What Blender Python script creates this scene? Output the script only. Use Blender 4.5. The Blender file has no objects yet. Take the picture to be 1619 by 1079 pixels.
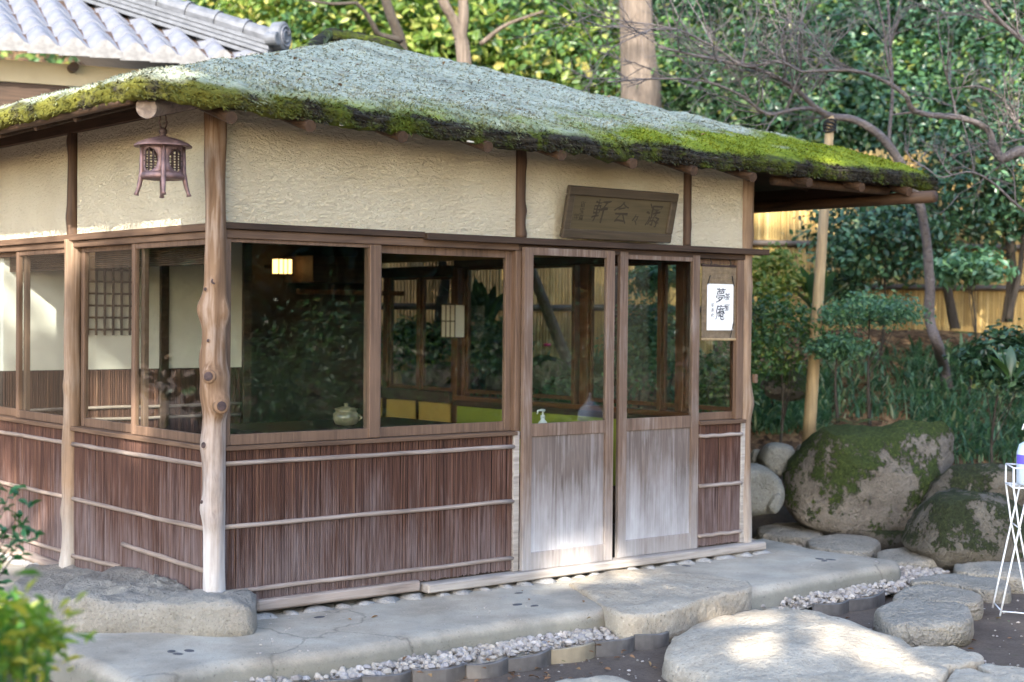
import bpy, bmesh, math, random
import numpy as np
from mathutils import Vector, noise as mnoise

random.seed(7)
rng = np.random.default_rng(7)
S = bpy.context.scene
COL = S.collection
R = math.radians

# ------------------------------------------------------------------ camera
RIGHT = np.array([0.77324448, -0.63404822, 0.00870791])
DOWN = np.array([-0.00371198, -0.01825834, -0.99982641])
FWD = np.array([0.63409715, 0.77307793, -0.01647174])
CAM = np.array([-3.89049201, -7.13510893, 1.54252596])
FPX, PCX, PCY = 2476.95, 809.5, 539.5
cd = bpy.data.cameras.new('camera')
cd.lens = 55.08
cd.sensor_width = 36
cd.clip_end = 400
cd.clip_start = 0.05
cd.dof.use_dof = True
cd.dof.focus_distance = 8.6
cd.dof.aperture_fstop = 1.9
cam = bpy.data.objects.new('camera', cd)
from mathutils import Matrix
M = Matrix(((RIGHT[0], -DOWN[0], -FWD[0], CAM[0]), (RIGHT[1], -DOWN[1], -FWD[1], CAM[1]),
            (RIGHT[2], -DOWN[2], -FWD[2], CAM[2]), (0, 0, 0, 1)))
cam.matrix_world = M
COL.objects.link(cam)
S.camera = cam

# ------------------------------------------------------------------ light
SUN_EL, SUN_AZ = R(29), R(227.5)            # azimuth from +Y towards +X
w = bpy.data.worlds.new('World')
S.world = w
w.use_nodes = True
sk = w.node_tree.nodes.new('ShaderNodeTexSky')
sk.sky_type = 'NISHITA'
sk.sun_disc = False
sk.sun_elevation = SUN_EL
sk.sun_rotation = SUN_AZ
w.node_tree.links.new(sk.outputs[0], w.node_tree.nodes['Background'].inputs[0])
w.node_tree.nodes['Background'].inputs[1].default_value = 0.15
SUNV = np.array([math.sin(SUN_AZ) * math.cos(SUN_EL), math.cos(SUN_AZ) * math.cos(SUN_EL), math.sin(SUN_EL)])
sl = bpy.data.lights.new('sun', 'SUN')
sl.energy = 2.6
sl.angle = R(0.5)
sl.color = (1.0, 0.93, 0.80)
so = bpy.data.objects.new('sun', sl)
so.rotation_euler = Vector(SUNV).to_track_quat('Z', 'Y').to_euler()
so.location = (-8, -10, 12)
COL.objects.link(so)
S.view_settings.view_transform = 'Standard'
S.view_settings.look = 'None'
S.view_settings.gamma = 1
S.view_settings.use_curve_mapping = False
S.view_settings.exposure = 2.55
S.render.engine = 'CYCLES'
S.cycles.use_denoising = True
S.cycles.max_bounces = 10
S.cycles.transparent_max_bounces = 16
S.cycles.caustics_reflective = False
S.cycles.caustics_refractive = False
S.cycles.sample_clamp_indirect = 6


# ------------------------------------------------------------------ measuring helpers: photo pixel + a known plane -> metres
def ray(x, y):
    return RIGHT * (x - PCX) + DOWN * (y - PCY) + FWD * FPX


def on(axis, val, x, y):
    r = ray(x, y)
    return CAM + r * ((val - CAM[axis]) / r[axis])


def F(x, y, Y=0.0): return on(1, Y, x, y)
def L(x, y, X=0.0): return on(0, X, x, y)
ZP = -.045                                # level of the mortar platform; ground heights are counted from it
def G(x, y, Z=0.0): return on(2, Z + ZP, x, y)
def at(x, y, depth): return CAM + ray(x, y) * (depth / FPX)


# ------------------------------------------------------------------ mesh helpers
class MB:
    def __init__(s): s.v, s.f = [], []

    def add(s, vs, fs):
        o = len(s.v)
        s.v += [tuple(map(float, p)) for p in vs]
        s.f += [tuple(i + o for i in q) for q in fs]
        return s

    def box(s, a, b):
        (x0, y0, z0), (x1, y1, z1) = a, b
        return s.add([(x0, y0, z0), (x1, y0, z0), (x1, y1, z0), (x0, y1, z0), (x0, y0, z1), (x1, y0, z1), (x1, y1, z1), (x0, y1, z1)],
                     [(0, 3, 2, 1), (4, 5, 6, 7), (0, 1, 5, 4), (1, 2, 6, 5), (2, 3, 7, 6), (3, 0, 4, 7)])

    def tube(s, pts, rad, n=8, caps=True):
        P = [np.array(p, float) for p in pts]
        m = len(P)
        if not hasattr(rad, '__len__'): rad = [rad] * m
        vs, fs = [], []
        t = P[1] - P[0]
        u = np.cross(t, [0, 0, 1.0])
        if np.linalg.norm(u) < 1e-6: u = np.array([1.0, 0, 0])
        for i in range(m):
            t = P[min(i + 1, m - 1)] - P[max(i - 1, 0)]
            t = t / (np.linalg.norm(t) + 1e-12)
            u = u - t * u.dot(t)
            u = u / (np.linalg.norm(u) + 1e-12)
            wv = np.cross(t, u)
            for k in range(n):
                a = 2 * math.pi * k / n
                vs.append(P[i] + (u * math.cos(a) + wv * math.sin(a)) * rad[i])
        for i in range(m - 1):
            for k in range(n):
                k2 = (k + 1) % n
                fs.append((i * n + k, i * n + k2, (i + 1) * n + k2, (i + 1) * n + k))
        if caps:
            fs.append(tuple(range(n))[::-1])
            fs.append(tuple((m - 1) * n + k for k in range(n)))
        return s.add(vs, fs)

    def lathe(s, prof, c=(0, 0, 0), n=20, sx=1, sy=1):
        vs, fs = [], []
        for r, z in prof:
            for k in range(n):
                a = 2 * math.pi * k / n
                vs.append((c[0] + r * sx * math.cos(a), c[1] + r * sy * math.sin(a), c[2] + z))
        m = len(prof)
        for i in range(m - 1):
            for k in range(n):
                k2 = (k + 1) % n
                fs.append((i * n + k, i * n + k2, (i + 1) * n + k2, (i + 1) * n + k))
        fs.append(tuple(range(n))[::-1])
        fs.append(tuple((m - 1) * n + k for k in range(n)))
        return s.add(vs, fs)

    def build(s, name, mat, parent=None, smooth=False, bevel=0, origin=None, kind=None):
        return link_mesh(name, s.v, s.f, mat, parent, smooth, bevel, origin, kind)


def link_mesh(name, v, f, mat, parent=None, smooth=False, bevel=0, origin=None, kind=None):
    v = np.array(v, float)
    if origin is not None: v = v - np.array(origin)
    me = bpy.data.meshes.new(name)
    me.from_pydata(v.tolist(), [], f)
    me.update()
    if smooth: me.polygons.foreach_set('use_smooth', [True] * len(me.polygons))
    me.materials.append(mat)
    return link(name, me, parent, bevel, origin, kind)


def link(name, me, parent=None, bevel=0, origin=None, kind=None):
    o = bpy.data.objects.new(name, me)
    COL.objects.link(o)
    if parent: o.parent = parent
    if origin is not None: o.location = origin
    if bevel:
        b = o.modifiers.new('bevel', 'BEVEL')
        b.width = bevel
        b.segments = 1
        b.limit_method = 'ANGLE'
    if kind: o['kind'] = kind
    return o


def tag(o, label=None, cat=None, group=None, kind=None):
    if label: o['label'] = label
    if cat: o['category'] = cat
    if group: o['group'] = group
    if kind: o['kind'] = kind
    return o


def thing(name, label, cat, loc=(0, 0, 0), rz=0, group=None):
    o = bpy.data.objects.new(name, None)
    COL.objects.link(o)
    o.empty_display_size = .1
    o.location = loc
    o.rotation_euler = (0, 0, rz)
    return tag(o, label, cat, group)


def copy_tree(o, parent=None):
    c = o.copy()
    COL.objects.link(c)
    if parent: c.parent = parent
    for ch in [x for x in KIDS.get(o.name, [])]:
        copy_tree(ch, c)
    return c


KIDS = {}


def kids(root):
    """remember the children of a thing and of its parts, so that it can be copied"""
    KIDS[root.name] = list(root.children)
    for c in root.children: kids(c)


def spline(pts, k=6):
    P = [np.array(p, float) for p in pts]
    P = [2 * P[0] - P[1]] + P + [2 * P[-1] - P[-2]]
    out = []
    for i in range(1, len(P) - 2):
        for j in range(k):
            t = j / k
            a, b, c, d = P[i - 1], P[i], P[i + 1], P[i + 2]
            out.append(.5 * (2 * b + (c - a) * t + (2 * a - 5 * b + 4 * c - d) * t * t + (3 * b - a - 3 * c + d) * t ** 3))
    out.append(P[-2])
    return out


def nz(x, y, z=0.0, s=1.0): return mnoise.noise(Vector((x * s, y * s, z * s)))


def fbm(x, y, z, s=1.0, o=4): return mnoise.fractal(Vector((x * s, y * s, z * s)), 1.0, 2.0, o)


# ------------------------------------------------------------------ material helpers
class NT:
    def __init__(s, name):
        s.m = bpy.data.materials.new(name)
        s.m.use_nodes = True
        s.t = s.m.node_tree
        s.n = s.t.nodes
        s.bs = s.n['Principled BSDF']
        s.out = s.n['Material Output']
        s.co = s.n.new('ShaderNodeTexCoord').outputs['Object']

    def L(s, a, b): s.t.links.new(a, b)

    def node(s, typ, ins=None, **kw):
        n = s.n.new(typ)
        for k, v in kw.items(): setattr(n, k, v)
        for k, v in (ins or {}).items():
            i = n.inputs[k]
            if isinstance(v, bpy.types.NodeSocket): s.L(v, i)
            else: i.default_value = v
        return n

    def map(s, scale, loc=(0, 0, 0), rot=(0, 0, 0)):
        return s.node('ShaderNodeMapping', {'Vector': s.co, 'Scale': scale, 'Location': loc, 'Rotation': rot}).outputs[0]

    def noise(s, scale=5, detail=5, rough=.55, vec=None, dist=0):
        return s.node('ShaderNodeTexNoise', {'Vector': vec or s.co, 'Scale': scale, 'Detail': detail, 'Roughness': rough, 'Distortion': dist}).outputs[0]

    def vor(s, scale=5, vec=None, feature='F1', out='Distance'):
        return s.node('ShaderNodeTexVoronoi', {'Vector': vec or s.co, 'Scale': scale}, feature=feature).outputs[out]

    def ramp(s, fac, stops):
        n = s.node('ShaderNodeValToRGB', {'Fac': fac})
        e = n.color_ramp.elements
        while len(e) > 2: e.remove(e[-1])
        for i, (p, c) in enumerate(stops):
            if i < 2: el = e[i]; el.position = p
            else: el = e.new(p)
            c = c if hasattr(c, '__len__') else (c, c, c)
            el.color = (*c, 1)
        return n.outputs[0]

    def mix(s, fac, a, b, blend='MIX'):
        n = s.node('ShaderNodeMix', data_type='RGBA', blend_type=blend)
        for i, v in ((0, fac), (6, a), (7, b)):
            if isinstance(v, bpy.types.NodeSocket): s.L(v, n.inputs[i])
            else: n.inputs[i].default_value = v if i == 0 else (*v, 1)
        return n.outputs[2]

    def math(s, op, a, b=0.0, clamp=False):
        n = s.node('ShaderNodeMath', operation=op, use_clamp=clamp)
        for i, v in ((0, a), (1, b)):
            if isinstance(v, bpy.types.NodeSocket): s.L(v, n.inputs[i])
            else: n.inputs[i].default_value = v
        return n.outputs[0]

    def xyz(s):
        return s.node('ShaderNodeSeparateXYZ', {'Vector': s.co}).outputs

    def island(s):
        return s.n.new('ShaderNodeNewGeometry').outputs['Random Per Island']

    def objrand(s):
        return s.n.new('ShaderNodeObjectInfo').outputs['Random']

    def bump(s, h, strength=.4, dist=.01):
        n = s.node('ShaderNodeBump', {'Height': h, 'Strength': strength, 'Distance': dist})
        s.L(n.outputs[0], s.bs.inputs['Normal'])

    def set(s, color=None, rough=None, spec=None, metal=None):
        for k, v in (('Base Color', color), ('Roughness', rough), ('Specular IOR Level', spec), ('Metallic', metal)):
            if v is None: continue
            if isinstance(v, bpy.types.NodeSocket): s.L(v, s.bs.inputs[k])
            else: s.bs.inputs[k].default_value = (*v, 1) if k == 'Base Color' else v
        return s.m


def wood(name, dark, light, axis=2, rough=.7, weather=None, zlim=(.0, .8), streak=1.0):
    n = NT(name)
    sc = [34, 34, 34]
    sc[axis] = 1.6
    a = n.noise(1, 6, .6, n.map(sc), 1.2)
    b = n.noise(2.2, 3)
    f = n.math('ADD', n.math('MULTIPLY', a, .75), n.math('MULTIPLY', b, .4))
    c = n.ramp(f, [(.36, dark), (.72, light)])
    if weather:
        z = n.xyz()[2]
        g = n.node('ShaderNodeMapRange', {'Value': z, 'From Min': zlim[0], 'From Max': zlim[1], 'To Min': 1.0, 'To Max': 0.0}).outputs[0]
        k = n.math('ADD', g, n.math('MULTIPLY', n.math('SUBTRACT', n.noise(3.5, 5, .6, n.map((1.8, 1.8, .7))), .5), 1.1))
        k = n.math('ADD', k, n.math('MULTIPLY', n.math('SUBTRACT', a, .5), .8), True)
        c = n.mix(k, c, weather)
    n.bump(a, .35 if 'bark' not in name else 1.0, .004 if 'bark' not in name else .03)
    return n.set(c, rough, .3)


MAT = {}
MAT['post'] = wood('log_wood', (0.081, 0.043, 0.025), (0.275, 0.166, 0.095), 2, .65, (.55, .52, .51), (.0, 1.1))
MAT['thin_post'] = wood('weathered_pole_wood', (0.038, 0.022, 0.015), (0.120, 0.071, 0.045), 2, .7)
MAT['pole_left'] = wood('grey_brown_pole_wood', (.12, .075, .05), (.30, .20, .13), 2, .7, (.40, .37, .34), (-.1, .6))
MAT['frame_x'] = wood('frame_wood_across', (0.053, 0.031, 0.021), (0.146, 0.090, 0.059), 0, .6)
MAT['frame_y'] = wood('frame_wood_along', (0.064, 0.038, 0.026), (0.176, 0.109, 0.071), 1, .6)
MAT['frame_z'] = wood('frame_wood_upright', (0.065, 0.040, 0.027), (0.180, 0.112, 0.076), 2, .6)
MAT['dark_x'] = wood('dark_beam_wood', (.022, .014, .010), (.075, .045, .03), 0, .6)
MAT['dark_y'] = wood('dark_beam_wood_along', (.022, .014, .010), (.075, .045, .03), 1, .6)
MAT['red_y'] = wood('red_brown_wood', (0.056, 0.022, 0.010), (0.160, 0.068, 0.028), 1, .45)
MAT['red_z'] = wood('red_brown_upright', (0.042, 0.018, 0.008), (0.133, 0.059, 0.028), 2, .45)
MAT['batten_x'] = wood('batten_wood', (.12, .09, .075), (.36, .30, .265), 0, .75)
MAT['batten_y'] = wood('batten_wood_along', (.12, .085, .07), (.34, .27, .225), 1, .75)
MAT['sill_x'] = wood('threshold_wood', (.16, .135, .12), (.42, .38, .345), 0, .75)
MAT['door'] = wood('door_frame_wood', (0.080, 0.052, 0.038), (0.200, 0.132, 0.096), 2, .65, (.36, .345, .345), (-.2, .7))
MAT['door_panel'] = wood('weathered_door_panel', (.085, .066, .058), (.185, .145, .128), 2, .75, (.43, .425, .445), (.0, .66))
MAT['prop'] = wood('peeled_pole_wood', (.22, .15, .08), (.46, .34, .19), 2, .6)
MAT['rafter'] = wood('rafter_wood', (.022, .013, .008), (.085, .048, .028), 1, .65)
MAT['plaque'] = wood('plaque_wood', (.055, .042, .021), (.10, .076, .04), 0, .6)
MAT['plaque_frame'] = wood('plaque_frame_wood', (.035, .026, .016), (.085, .062, .04), 0, .6)


def plain(name, color, rough=.6, metal=0, var=.25, scale=12, bump=.1):
    n = NT(name)
    a = n.noise(scale, 5)
    lo = tuple(c * (1 - var) for c in color)
    hi = tuple(min(1, c * (1 + var)) for c in color)
    c = n.ramp(a, [(.3, lo), (.7, hi)])
    if bump: n.bump(a, bump, .004)
    return n.set(c, rough, None, metal)


MAT['iron'] = plain('old_copper_iron', (.23, .145, .14), .55, .55, .35, 25)
MAT['dark_iron'] = plain('dark_iron', (.06, .035, .03), .6, .4, .3, 25)
MAT['knot'] = plain('knot_wood', (.055, .032, .03), .8, 0, .6, 40)
MAT['knot_rim'] = plain('knot_rim_wood', (.30, .21, .145), .8, 0, .3, 40)
MAT['black'] = plain('black_cord', (.012, .012, .012), .7)
MAT['ink'] = plain('black_ink', (.02, .022, .04), .7, 0, .3)
MAT['carve'] = plain('carved_dark', (.034, .025, .014), .9, 0, .2)
MAT['white_metal'] = plain('white_painted_metal', (.82, .82, .84), .35, 0, .04)
MAT['paper'] = plain('white_paper', (.84, .85, .86), .7, 0, .03, 3, 0)
MAT['cream_paper'] = plain('shoji_paper', (.8, .76, .7), .8, 0, .05, 3, 0)
MAT['lime'] = plain('lime_wall', (.24, .27, .03), .8, 0, .15, 4)
MAT['ochre'] = plain('ochre_wall', (.42, .27, .085), .85, 0, .12, 5)
MAT['yellow_panel'] = plain('yellow_panel', (.50, .31, .07), .7, 0, .15, 3)
MAT['white_wall'] = plain('white_interior_plaster', (.72, .69, .63), .85, 0, .05, 6)
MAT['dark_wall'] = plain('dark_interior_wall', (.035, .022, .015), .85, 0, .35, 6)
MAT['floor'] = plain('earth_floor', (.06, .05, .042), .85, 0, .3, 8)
MAT['ceramic'] = plain('celadon_glaze', (.17, .145, .085), .2, 0, .35, 18, .05)
MAT['soap'] = plain('white_plastic', (.8, .82, .8), .35, 0, .03)
MAT['purple'] = plain('purple_label', (.16, .12, .62), .4, 0, .05)
MAT['pale_text'] = plain('pale_label_text', (.75, .74, .85), .5, 0, .03)
MAT['blue_text'] = plain('pale_blue_print', (.42, .45, .75), .5, 0, .05)
MAT['bottle'] = plain('pale_bottle_plastic', (.62, .72, .84), .3, 0, .04)
MAT['petal'] = plain('pink_petal', (.62, .05, .22), .5, 0, .2)
MAT['dark_lacquer'] = plain('dark_table_lacquer', (.018, .014, .014), .3, 0, .3)


def m_plaster():
    n = NT('earthen_plaster')
    v = n.map((21, 21, 46), rot=(.0, .35, 0))
    a = n.noise(1.5, 8, .62, v, .8)
    b = n.noise(2.5, 4)
    p = n.vor(26, n.map((1, 1, 1.6)))
    h = n.math('ADD', n.math('MULTIPLY', a, 1.0), n.math('MULTIPLY', p, .25))
    crease_shade = n.ramp(n.noise(9, 6, .7, v), [(.30, .75), (.42, 1.0)])  # darkening of the plaster creases painted into the colour
    c = n.ramp(b, [(.3, (.70, .625, .475)), (.7, (.80, .73, .575))])
    n.bump(h, 1.0, .036)
    return n.set(n.mix(1.0, c, crease_shade, 'MULTIPLY'), .95, .1)


def m_reed():
    n = NT('reed_cladding')
    i = n.island()
    v = n.map((60, 60, 3.0))
    a = n.noise(1, 5, .6, v, .6)
    c = n.ramp(i, [(0, (.035, .016, .013)), (.5, (.070, .032, .024)), (.9, (.105, .05, .034)), (1, (.19, .10, .06))])
    c = n.mix(.5, c, n.ramp(a, [(.35, (.03, .015, .013)), (.65, (.125, .062, .045))]))
    z = n.xyz()[2]
    g = n.node('ShaderNodeMapRange', {'Value': z, 'From Min': .05, 'From Max': .80, 'To Min': .62, 'To Max': -.25}).outputs[0]
    k = n.math('ADD', g, n.math('MULTIPLY', n.math('SUBTRACT', n.noise(1.5, 5, .65, n.map((2.2, 2.2, .7))), .5), 1.7))
    k = n.math('ADD', k, n.math('MULTIPLY', n.math('SUBTRACT', a, .5), 1.6))
    k = n.math('MULTIPLY', k, .8, True)
    c = n.mix(k, c, n.mix(a, (.12, .095, .10), (.25, .215, .225)))
    n.bump(a, .3, .003)
    return n.set(c, .75, .25)


def m_thatch(stuff=False):
    n = NT('moss_and_lichen_thatch' + ('_tufts' if stuff else ''))
    x, y, z = n.xyz()[:3]
    e = n.node('ShaderNodeAttribute', attribute_name='eave').outputs['Fac']      # metres up the slope from the eave
    big = n.noise(1.3, 5, .6, n.map((.8, 1.2, 1)))
    mid = n.noise(7, 6, .65)
    fine = n.noise(60, 4, .7)
    # lichen
    lich = n.ramp(n.math('ADD', n.math('MULTIPLY', mid, .6), n.math('MULTIPLY', fine, .5)), [(.33, (.15, .16, .115)), (.50, (.305, .325, .25)), (.70, (.44, .46, .37))])
    brown = n.ramp(n.noise(11, 5, .7, n.map((1, 2.2, 1))), [(.52, 0.0), (.66, .6)])
    lich = n.mix(brown, lich, (.17, .115, .08))
    # moss: grows from the eave upwards, further up on the right
    reach = n.node('ShaderNodeMapRange', {'Value': x, 'From Min': -.6, 'From Max': 5.4, 'To Min': .12, 'To Max': 1.45}).outputs[0]
    reach = n.math('MULTIPLY', reach, n.math('ADD', n.math('MULTIPLY', big, 2.9), -.85))
    k = n.math('SUBTRACT', n.math('ADD', reach, n.math('MULTIPLY', n.math('SUBTRACT', mid, .5), .35)), e)
    k = n.math('MULTIPLY', n.math('ADD', k, n.math('MULTIPLY', n.math('SUBTRACT', n.noise(26, 5, .7), .5), .5)), 2.6, True)
    moss = n.ramp(n.math('ADD', n.math('MULTIPLY', fine, .5), n.math('MULTIPLY', mid, .5)), [(.32, (.05, .075, .008)), (.5, (.15, .19, .016)), (.7, (.32, .34, .045))])
    c = n.mix(k, lich, moss)
    # bark layers show on the cut edge and in bare patches close to it
    bare = n.math('MULTIPLY', n.math('SUBTRACT', n.math('ADD', n.math('MULTIPLY', n.noise(4, 5, .65), .20), -.035), e), 22.0, True)
    bark = n.ramp(n.noise(1, 6, .7, n.map((7, 7, 90))), [(.35, (.010, .008, .007)), (.60, (.05, .045, .035)), (.78, (.12, .12, .10))])
    left = n.node('ShaderNodeMapRange', {'Value': x, 'From Min': .5, 'From Max': -.3, 'To Min': 0, 'To Max': .10}).outputs[0]  # more moss towards the left; brighter yellow paints the sun on that corner
    bark = n.mix(n.ramp(n.math('ADD', n.noise(5, 5, .7), left), [(.47, 0.0), (.61, .9)]), bark, n.mix(n.math('MULTIPLY', left, 9.0, True), (.08, .105, .014), (.155, .15, .03)))
    dark = n.ramp(n.noise(1.1, 6, .7, n.map((1.6, 1, 1))), [(.56, 1.0), (.70, .62)])
    c = n.mix(1.0, c, dark, 'MULTIPLY')
    c = n.mix(bare, c, bark)
    if stuff:
        i = n.island()
        c = n.mix(1.0, c, n.ramp(i, [(0, .74), (1, 1.16)]), 'MULTIPLY')
    n.bump(n.math('ADD', n.math('MULTIPLY', fine, .6), mid), .8, .02)
    return n.set(c, .95, .1)


def m_rock(name, dark, light, moss=0.0, mosscol=(.055, .085, .02), pit=.5, scale=1.0):
    n = NT(name)
    a = n.noise(4 * scale, 8, .62)
    b = n.noise(38 * scale, 4, .7)
    p = n.vor(55 * scale)
    f = n.math('ADD', n.math('MULTIPLY', a, .7), n.math('MULTIPLY', b, .35))
    c = n.ramp(f, [(.34, dark), (.68, light)])
    c = n.mix(n.ramp(n.noise(2.1 * scale, 5, .6), [(.52, 0.0), (.66, .35)]), c, (.16, .12, .09))
    sp = n.ramp(n.noise(90 * scale, 3), [(.30, .55), (.40, 1.0), (.62, 1.0), (.72, 1.35)])
    c = n.mix(1.0, c, sp, 'MULTIPLY')
    if moss:
        nrm = n.node('ShaderNodeSeparateXYZ', {'Vector': n.n.new('ShaderNodeNewGeometry').outputs['Normal']}).outputs[2]
        k = n.math('ADD', n.math('MULTIPLY', nrm, .22), n.math('MULTIPLY', n.noise(2.3, 8, .72), 1.9))
        k = n.ramp(n.math('ADD', k, n.math('MULTIPLY', n.math('SUBTRACT', b, .5), .5)), [(1.08 - moss, 0.0), (1.70 - moss, .95)])
        mossk = k
        c = n.mix(k, c, n.ramp(b, [(.33, tuple(v * .5 for v in mosscol)), (.55, mosscol), (.72, tuple(v * q for v, q in zip(mosscol, (2.2, 1.8, 1.5))))]))
    h = n.math('ADD', n.math('MULTIPLY', a, 1.2), n.math('ADD', n.math('MULTIPLY', b, .45), n.math('MULTIPLY', n.math('POWER', p, .5), pit * .5)))
    cr = n.vor(3.2 * scale, n.node('ShaderNodeMix', {0: .25, 4: n.co, 5: n.node('ShaderNodeTexNoise', {'Vector': n.co, 'Scale': 5.0}).outputs[1]}, data_type='VECTOR').outputs[1], 'DISTANCE_TO_EDGE')
    h = n.math('ADD', h, n.math('MULTIPLY', n.math('MINIMUM', cr, .03), 8.0 * pit))
    if moss: h = n.math('ADD', h, n.math('MULTIPLY', mossk, n.math('ADD', .5, n.math('MULTIPLY', b, 1.6))))
    n.bump(h, .85, .045)
    return n.set(c, .9, .2)


MAT['plaster'] = m_plaster()
MAT['reed'] = m_reed()
MAT['thatch'] = m_thatch()
MAT['tuft'] = m_thatch(True)
MAT['boulder'] = m_rock('mossy_boulder', (.10, .085, .07), (.24, .215, .185), .15)
MAT['boulder2'] = m_rock('dark_boulder', (.07, .06, .047), (.17, .15, .12), .12, (.04, .052, .02))
MAT['cobble'] = m_rock('grey_cobble', (.16, .155, .135), (.30, .295, .26), .05, pit=.2)
MAT['stone'] = m_rock('stepping_stone', (.20, .18, .15), (.38, .345, .29), .02, pit=1.0)
MAT['pale_stone'] = m_rock('pale_flat_stone', (.30, .25, .19), (.50, .44, .355), 0, pit=.15, scale=.7)
MAT['base_stone'] = m_rock('grey_base_stone', (.19, .175, .15), (.33, .305, .265), 0, pit=.2)
MAT['foundation'] = m_rock('foundation_cobble', (.26, .25, .24), (.42, .40, .38), 0, pit=.1)
MAT['inlay'] = plain('dark_inlaid_pebble', (.06, .06, .07), .6)


def m_concrete():
    n = NT('old_mortar')
    a = n.noise(3, 7, .6)
    b = n.noise(120, 3, .7)
    c = n.ramp(n.math('ADD', n.math('MULTIPLY', a, .7), n.math('MULTIPLY', b, .3)), [(.35, (.27, .235, .19)), (.65, (.44, .39, .32))])
    c = n.mix(n.ramp(n.noise(1.6, 4), [(.45, 0.0), (.7, .4)]), c, (.30, .31, .29))
    z = n.math('SUBTRACT', n.xyz()[2], ZP)
    k = n.node('ShaderNodeMapRange', {'Value': n.math('ADD', z, n.math('MULTIPLY', n.noise(14, 5, .7), .05)), 'From Min': .0, 'From Max': -.03, 'To Min': 0, 'To Max': .7}).outputs[0]
    c = n.mix(k, c, (.17, .165, .135))
    st = n.ramp(n.noise(.9, 7, .72), [(.42, .80), (.60, 1.08)])
    c = n.mix(1.0, c, st, 'MULTIPLY')
    c = n.mix(1.0, c, n.ramp(n.noise(45, 3, .6), [(.28, .62), (.38, 1.0)]), 'MULTIPLY')
    wv = n.node('ShaderNodeMix', {0: .30, 4: n.co, 5: n.node('ShaderNodeTexNoise', {'Vector': n.co, 'Scale': 2.5, 'Detail': 5.0}).outputs[1]}, data_type='VECTOR').outputs[1]
    cr = n.vor(.9, wv, 'DISTANCE_TO_EDGE')
    c = n.mix(n.ramp(cr, [(.0, .55), (.006, 0.0)]), c, (.10, .09, .075))
    n.bump(n.math('ADD', n.math('ADD', a, n.math('MULTIPLY', b, .5)), n.math('MULTIPLY', n.math('MINIMUM', cr, .01), 25.0)), .6, .012)
    return n.set(c, .92, .2)


def m_ground():
    n = NT('dark_earth_and_leaf_litter')
    a = n.noise(3, 7, .65)
    b = n.noise(60, 4, .7)
    c = n.ramp(n.math('ADD', n.math('MULTIPLY', a, .6), n.math('MULTIPLY', b, .4)), [(.35, (.075, .056, .045)), (.65, (.16, .123, .098))])
    z = n.xyz()[2]
    k = n.node('ShaderNodeMapRange', {'Value': z, 'From Min': .0, 'From Max': .5}).outputs[0]
    lit = n.ramp(n.vor(22, n.map((1, 1, .5)), out='Color'), [(.1, (.05, .03, .018)), (.5, (.14, .08, .045)), (.9, (.30, .19, .10))])
    c = n.mix(k, c, lit)
    gr = n.ramp(n.noise(2.4, 6, .7), [(.60, 0.0), (.68, .5)])
    c = n.mix(gr, c, (.06, .075, .03))
    n.bump(n.math('ADD', a, n.math('MULTIPLY', b, .6)), .6, .025)
    return n.set(c, .95, .15)


def m_gravel():
    n = NT('river_gravel')
    i = n.island()
    c = n.ramp(i, [(0, (.19, .165, .155)), (.35, (.38, .335, .285)), (.6, (.42, .36, .30)), (.85, (.33, .30, .30)), (1, (.60, .53, .47))])
    c = n.mix(.25, c, n.ramp(n.noise(60, 4), [(.3, (.15, .13, .12)), (.7, (.5, .46, .42))]))
    return n.set(c, .8, .25)


def m_leaf(name, stops, rough=.38, trans=.3, tcol=1.6, obj=0.0):
    n = NT(name)
    i = n.island()
    c = n.ramp(i, stops)
    v = n.noise(.9, 3)
    c = n.mix(1.0, c, n.ramp(v, [(.3, .68), (.7, 1.3)]), 'MULTIPLY')
    if obj: c = n.mix(1.0, c, n.ramp(n.objrand(), [(0, 1 - obj), (1, 1 + obj)]), 'MULTIPLY')
    n.set(c, rough, .45)
    tr = n.node('ShaderNodeBsdfTranslucent', {'Color': n.mix(1.0, c, (tcol, tcol * 1.05, tcol * .55), 'MULTIPLY')})
    mx = n.node('ShaderNodeMixShader', {0: trans})
    n.L(n.bs.outputs[0], mx.inputs[1])
    n.L(tr.outputs[0], mx.inputs[2])
    n.L(mx.outputs[0], n.out.inputs[0])
    return n.m


MAT['concrete'] = m_concrete()
MAT['ground'] = m_ground()
MAT['gravel'] = m_gravel()
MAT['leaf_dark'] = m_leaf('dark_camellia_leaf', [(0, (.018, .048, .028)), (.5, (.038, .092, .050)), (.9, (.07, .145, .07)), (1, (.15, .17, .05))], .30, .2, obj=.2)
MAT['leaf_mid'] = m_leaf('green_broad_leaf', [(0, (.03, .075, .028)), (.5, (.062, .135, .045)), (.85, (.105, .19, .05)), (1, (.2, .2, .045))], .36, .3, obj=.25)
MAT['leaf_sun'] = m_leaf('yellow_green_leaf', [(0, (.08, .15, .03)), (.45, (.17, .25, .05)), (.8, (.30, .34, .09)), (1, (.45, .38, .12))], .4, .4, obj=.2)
MAT['leaf_azalea'] = m_leaf('azalea_leaf', [(0, (.05, .12, .075)), (.6, (.085, .19, .115)), (1, (.14, .25, .10))], .45, .3)
MAT['leaf_grass'] = m_leaf('blade_leaf', [(0, (.04, .10, .06)), (.6, (.09, .19, .11)), (.88, (.15, .25, .14)), (1, (.42, .42, .28))], .45, .3)
MAT['leaf_fern'] = m_leaf('fern_leaf', [(0, (.04, .10, .03)), (1, (.08, .17, .05))], .5, .35)
MAT['leaf_fore'] = m_leaf('bright_foreground_leaf', [(0, (.06, .17, .03)), (.5, (.15, .27, .03)), (.8, (.30, .34, .04)), (1, (.45, .38, .06))], .45, .4)
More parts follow.
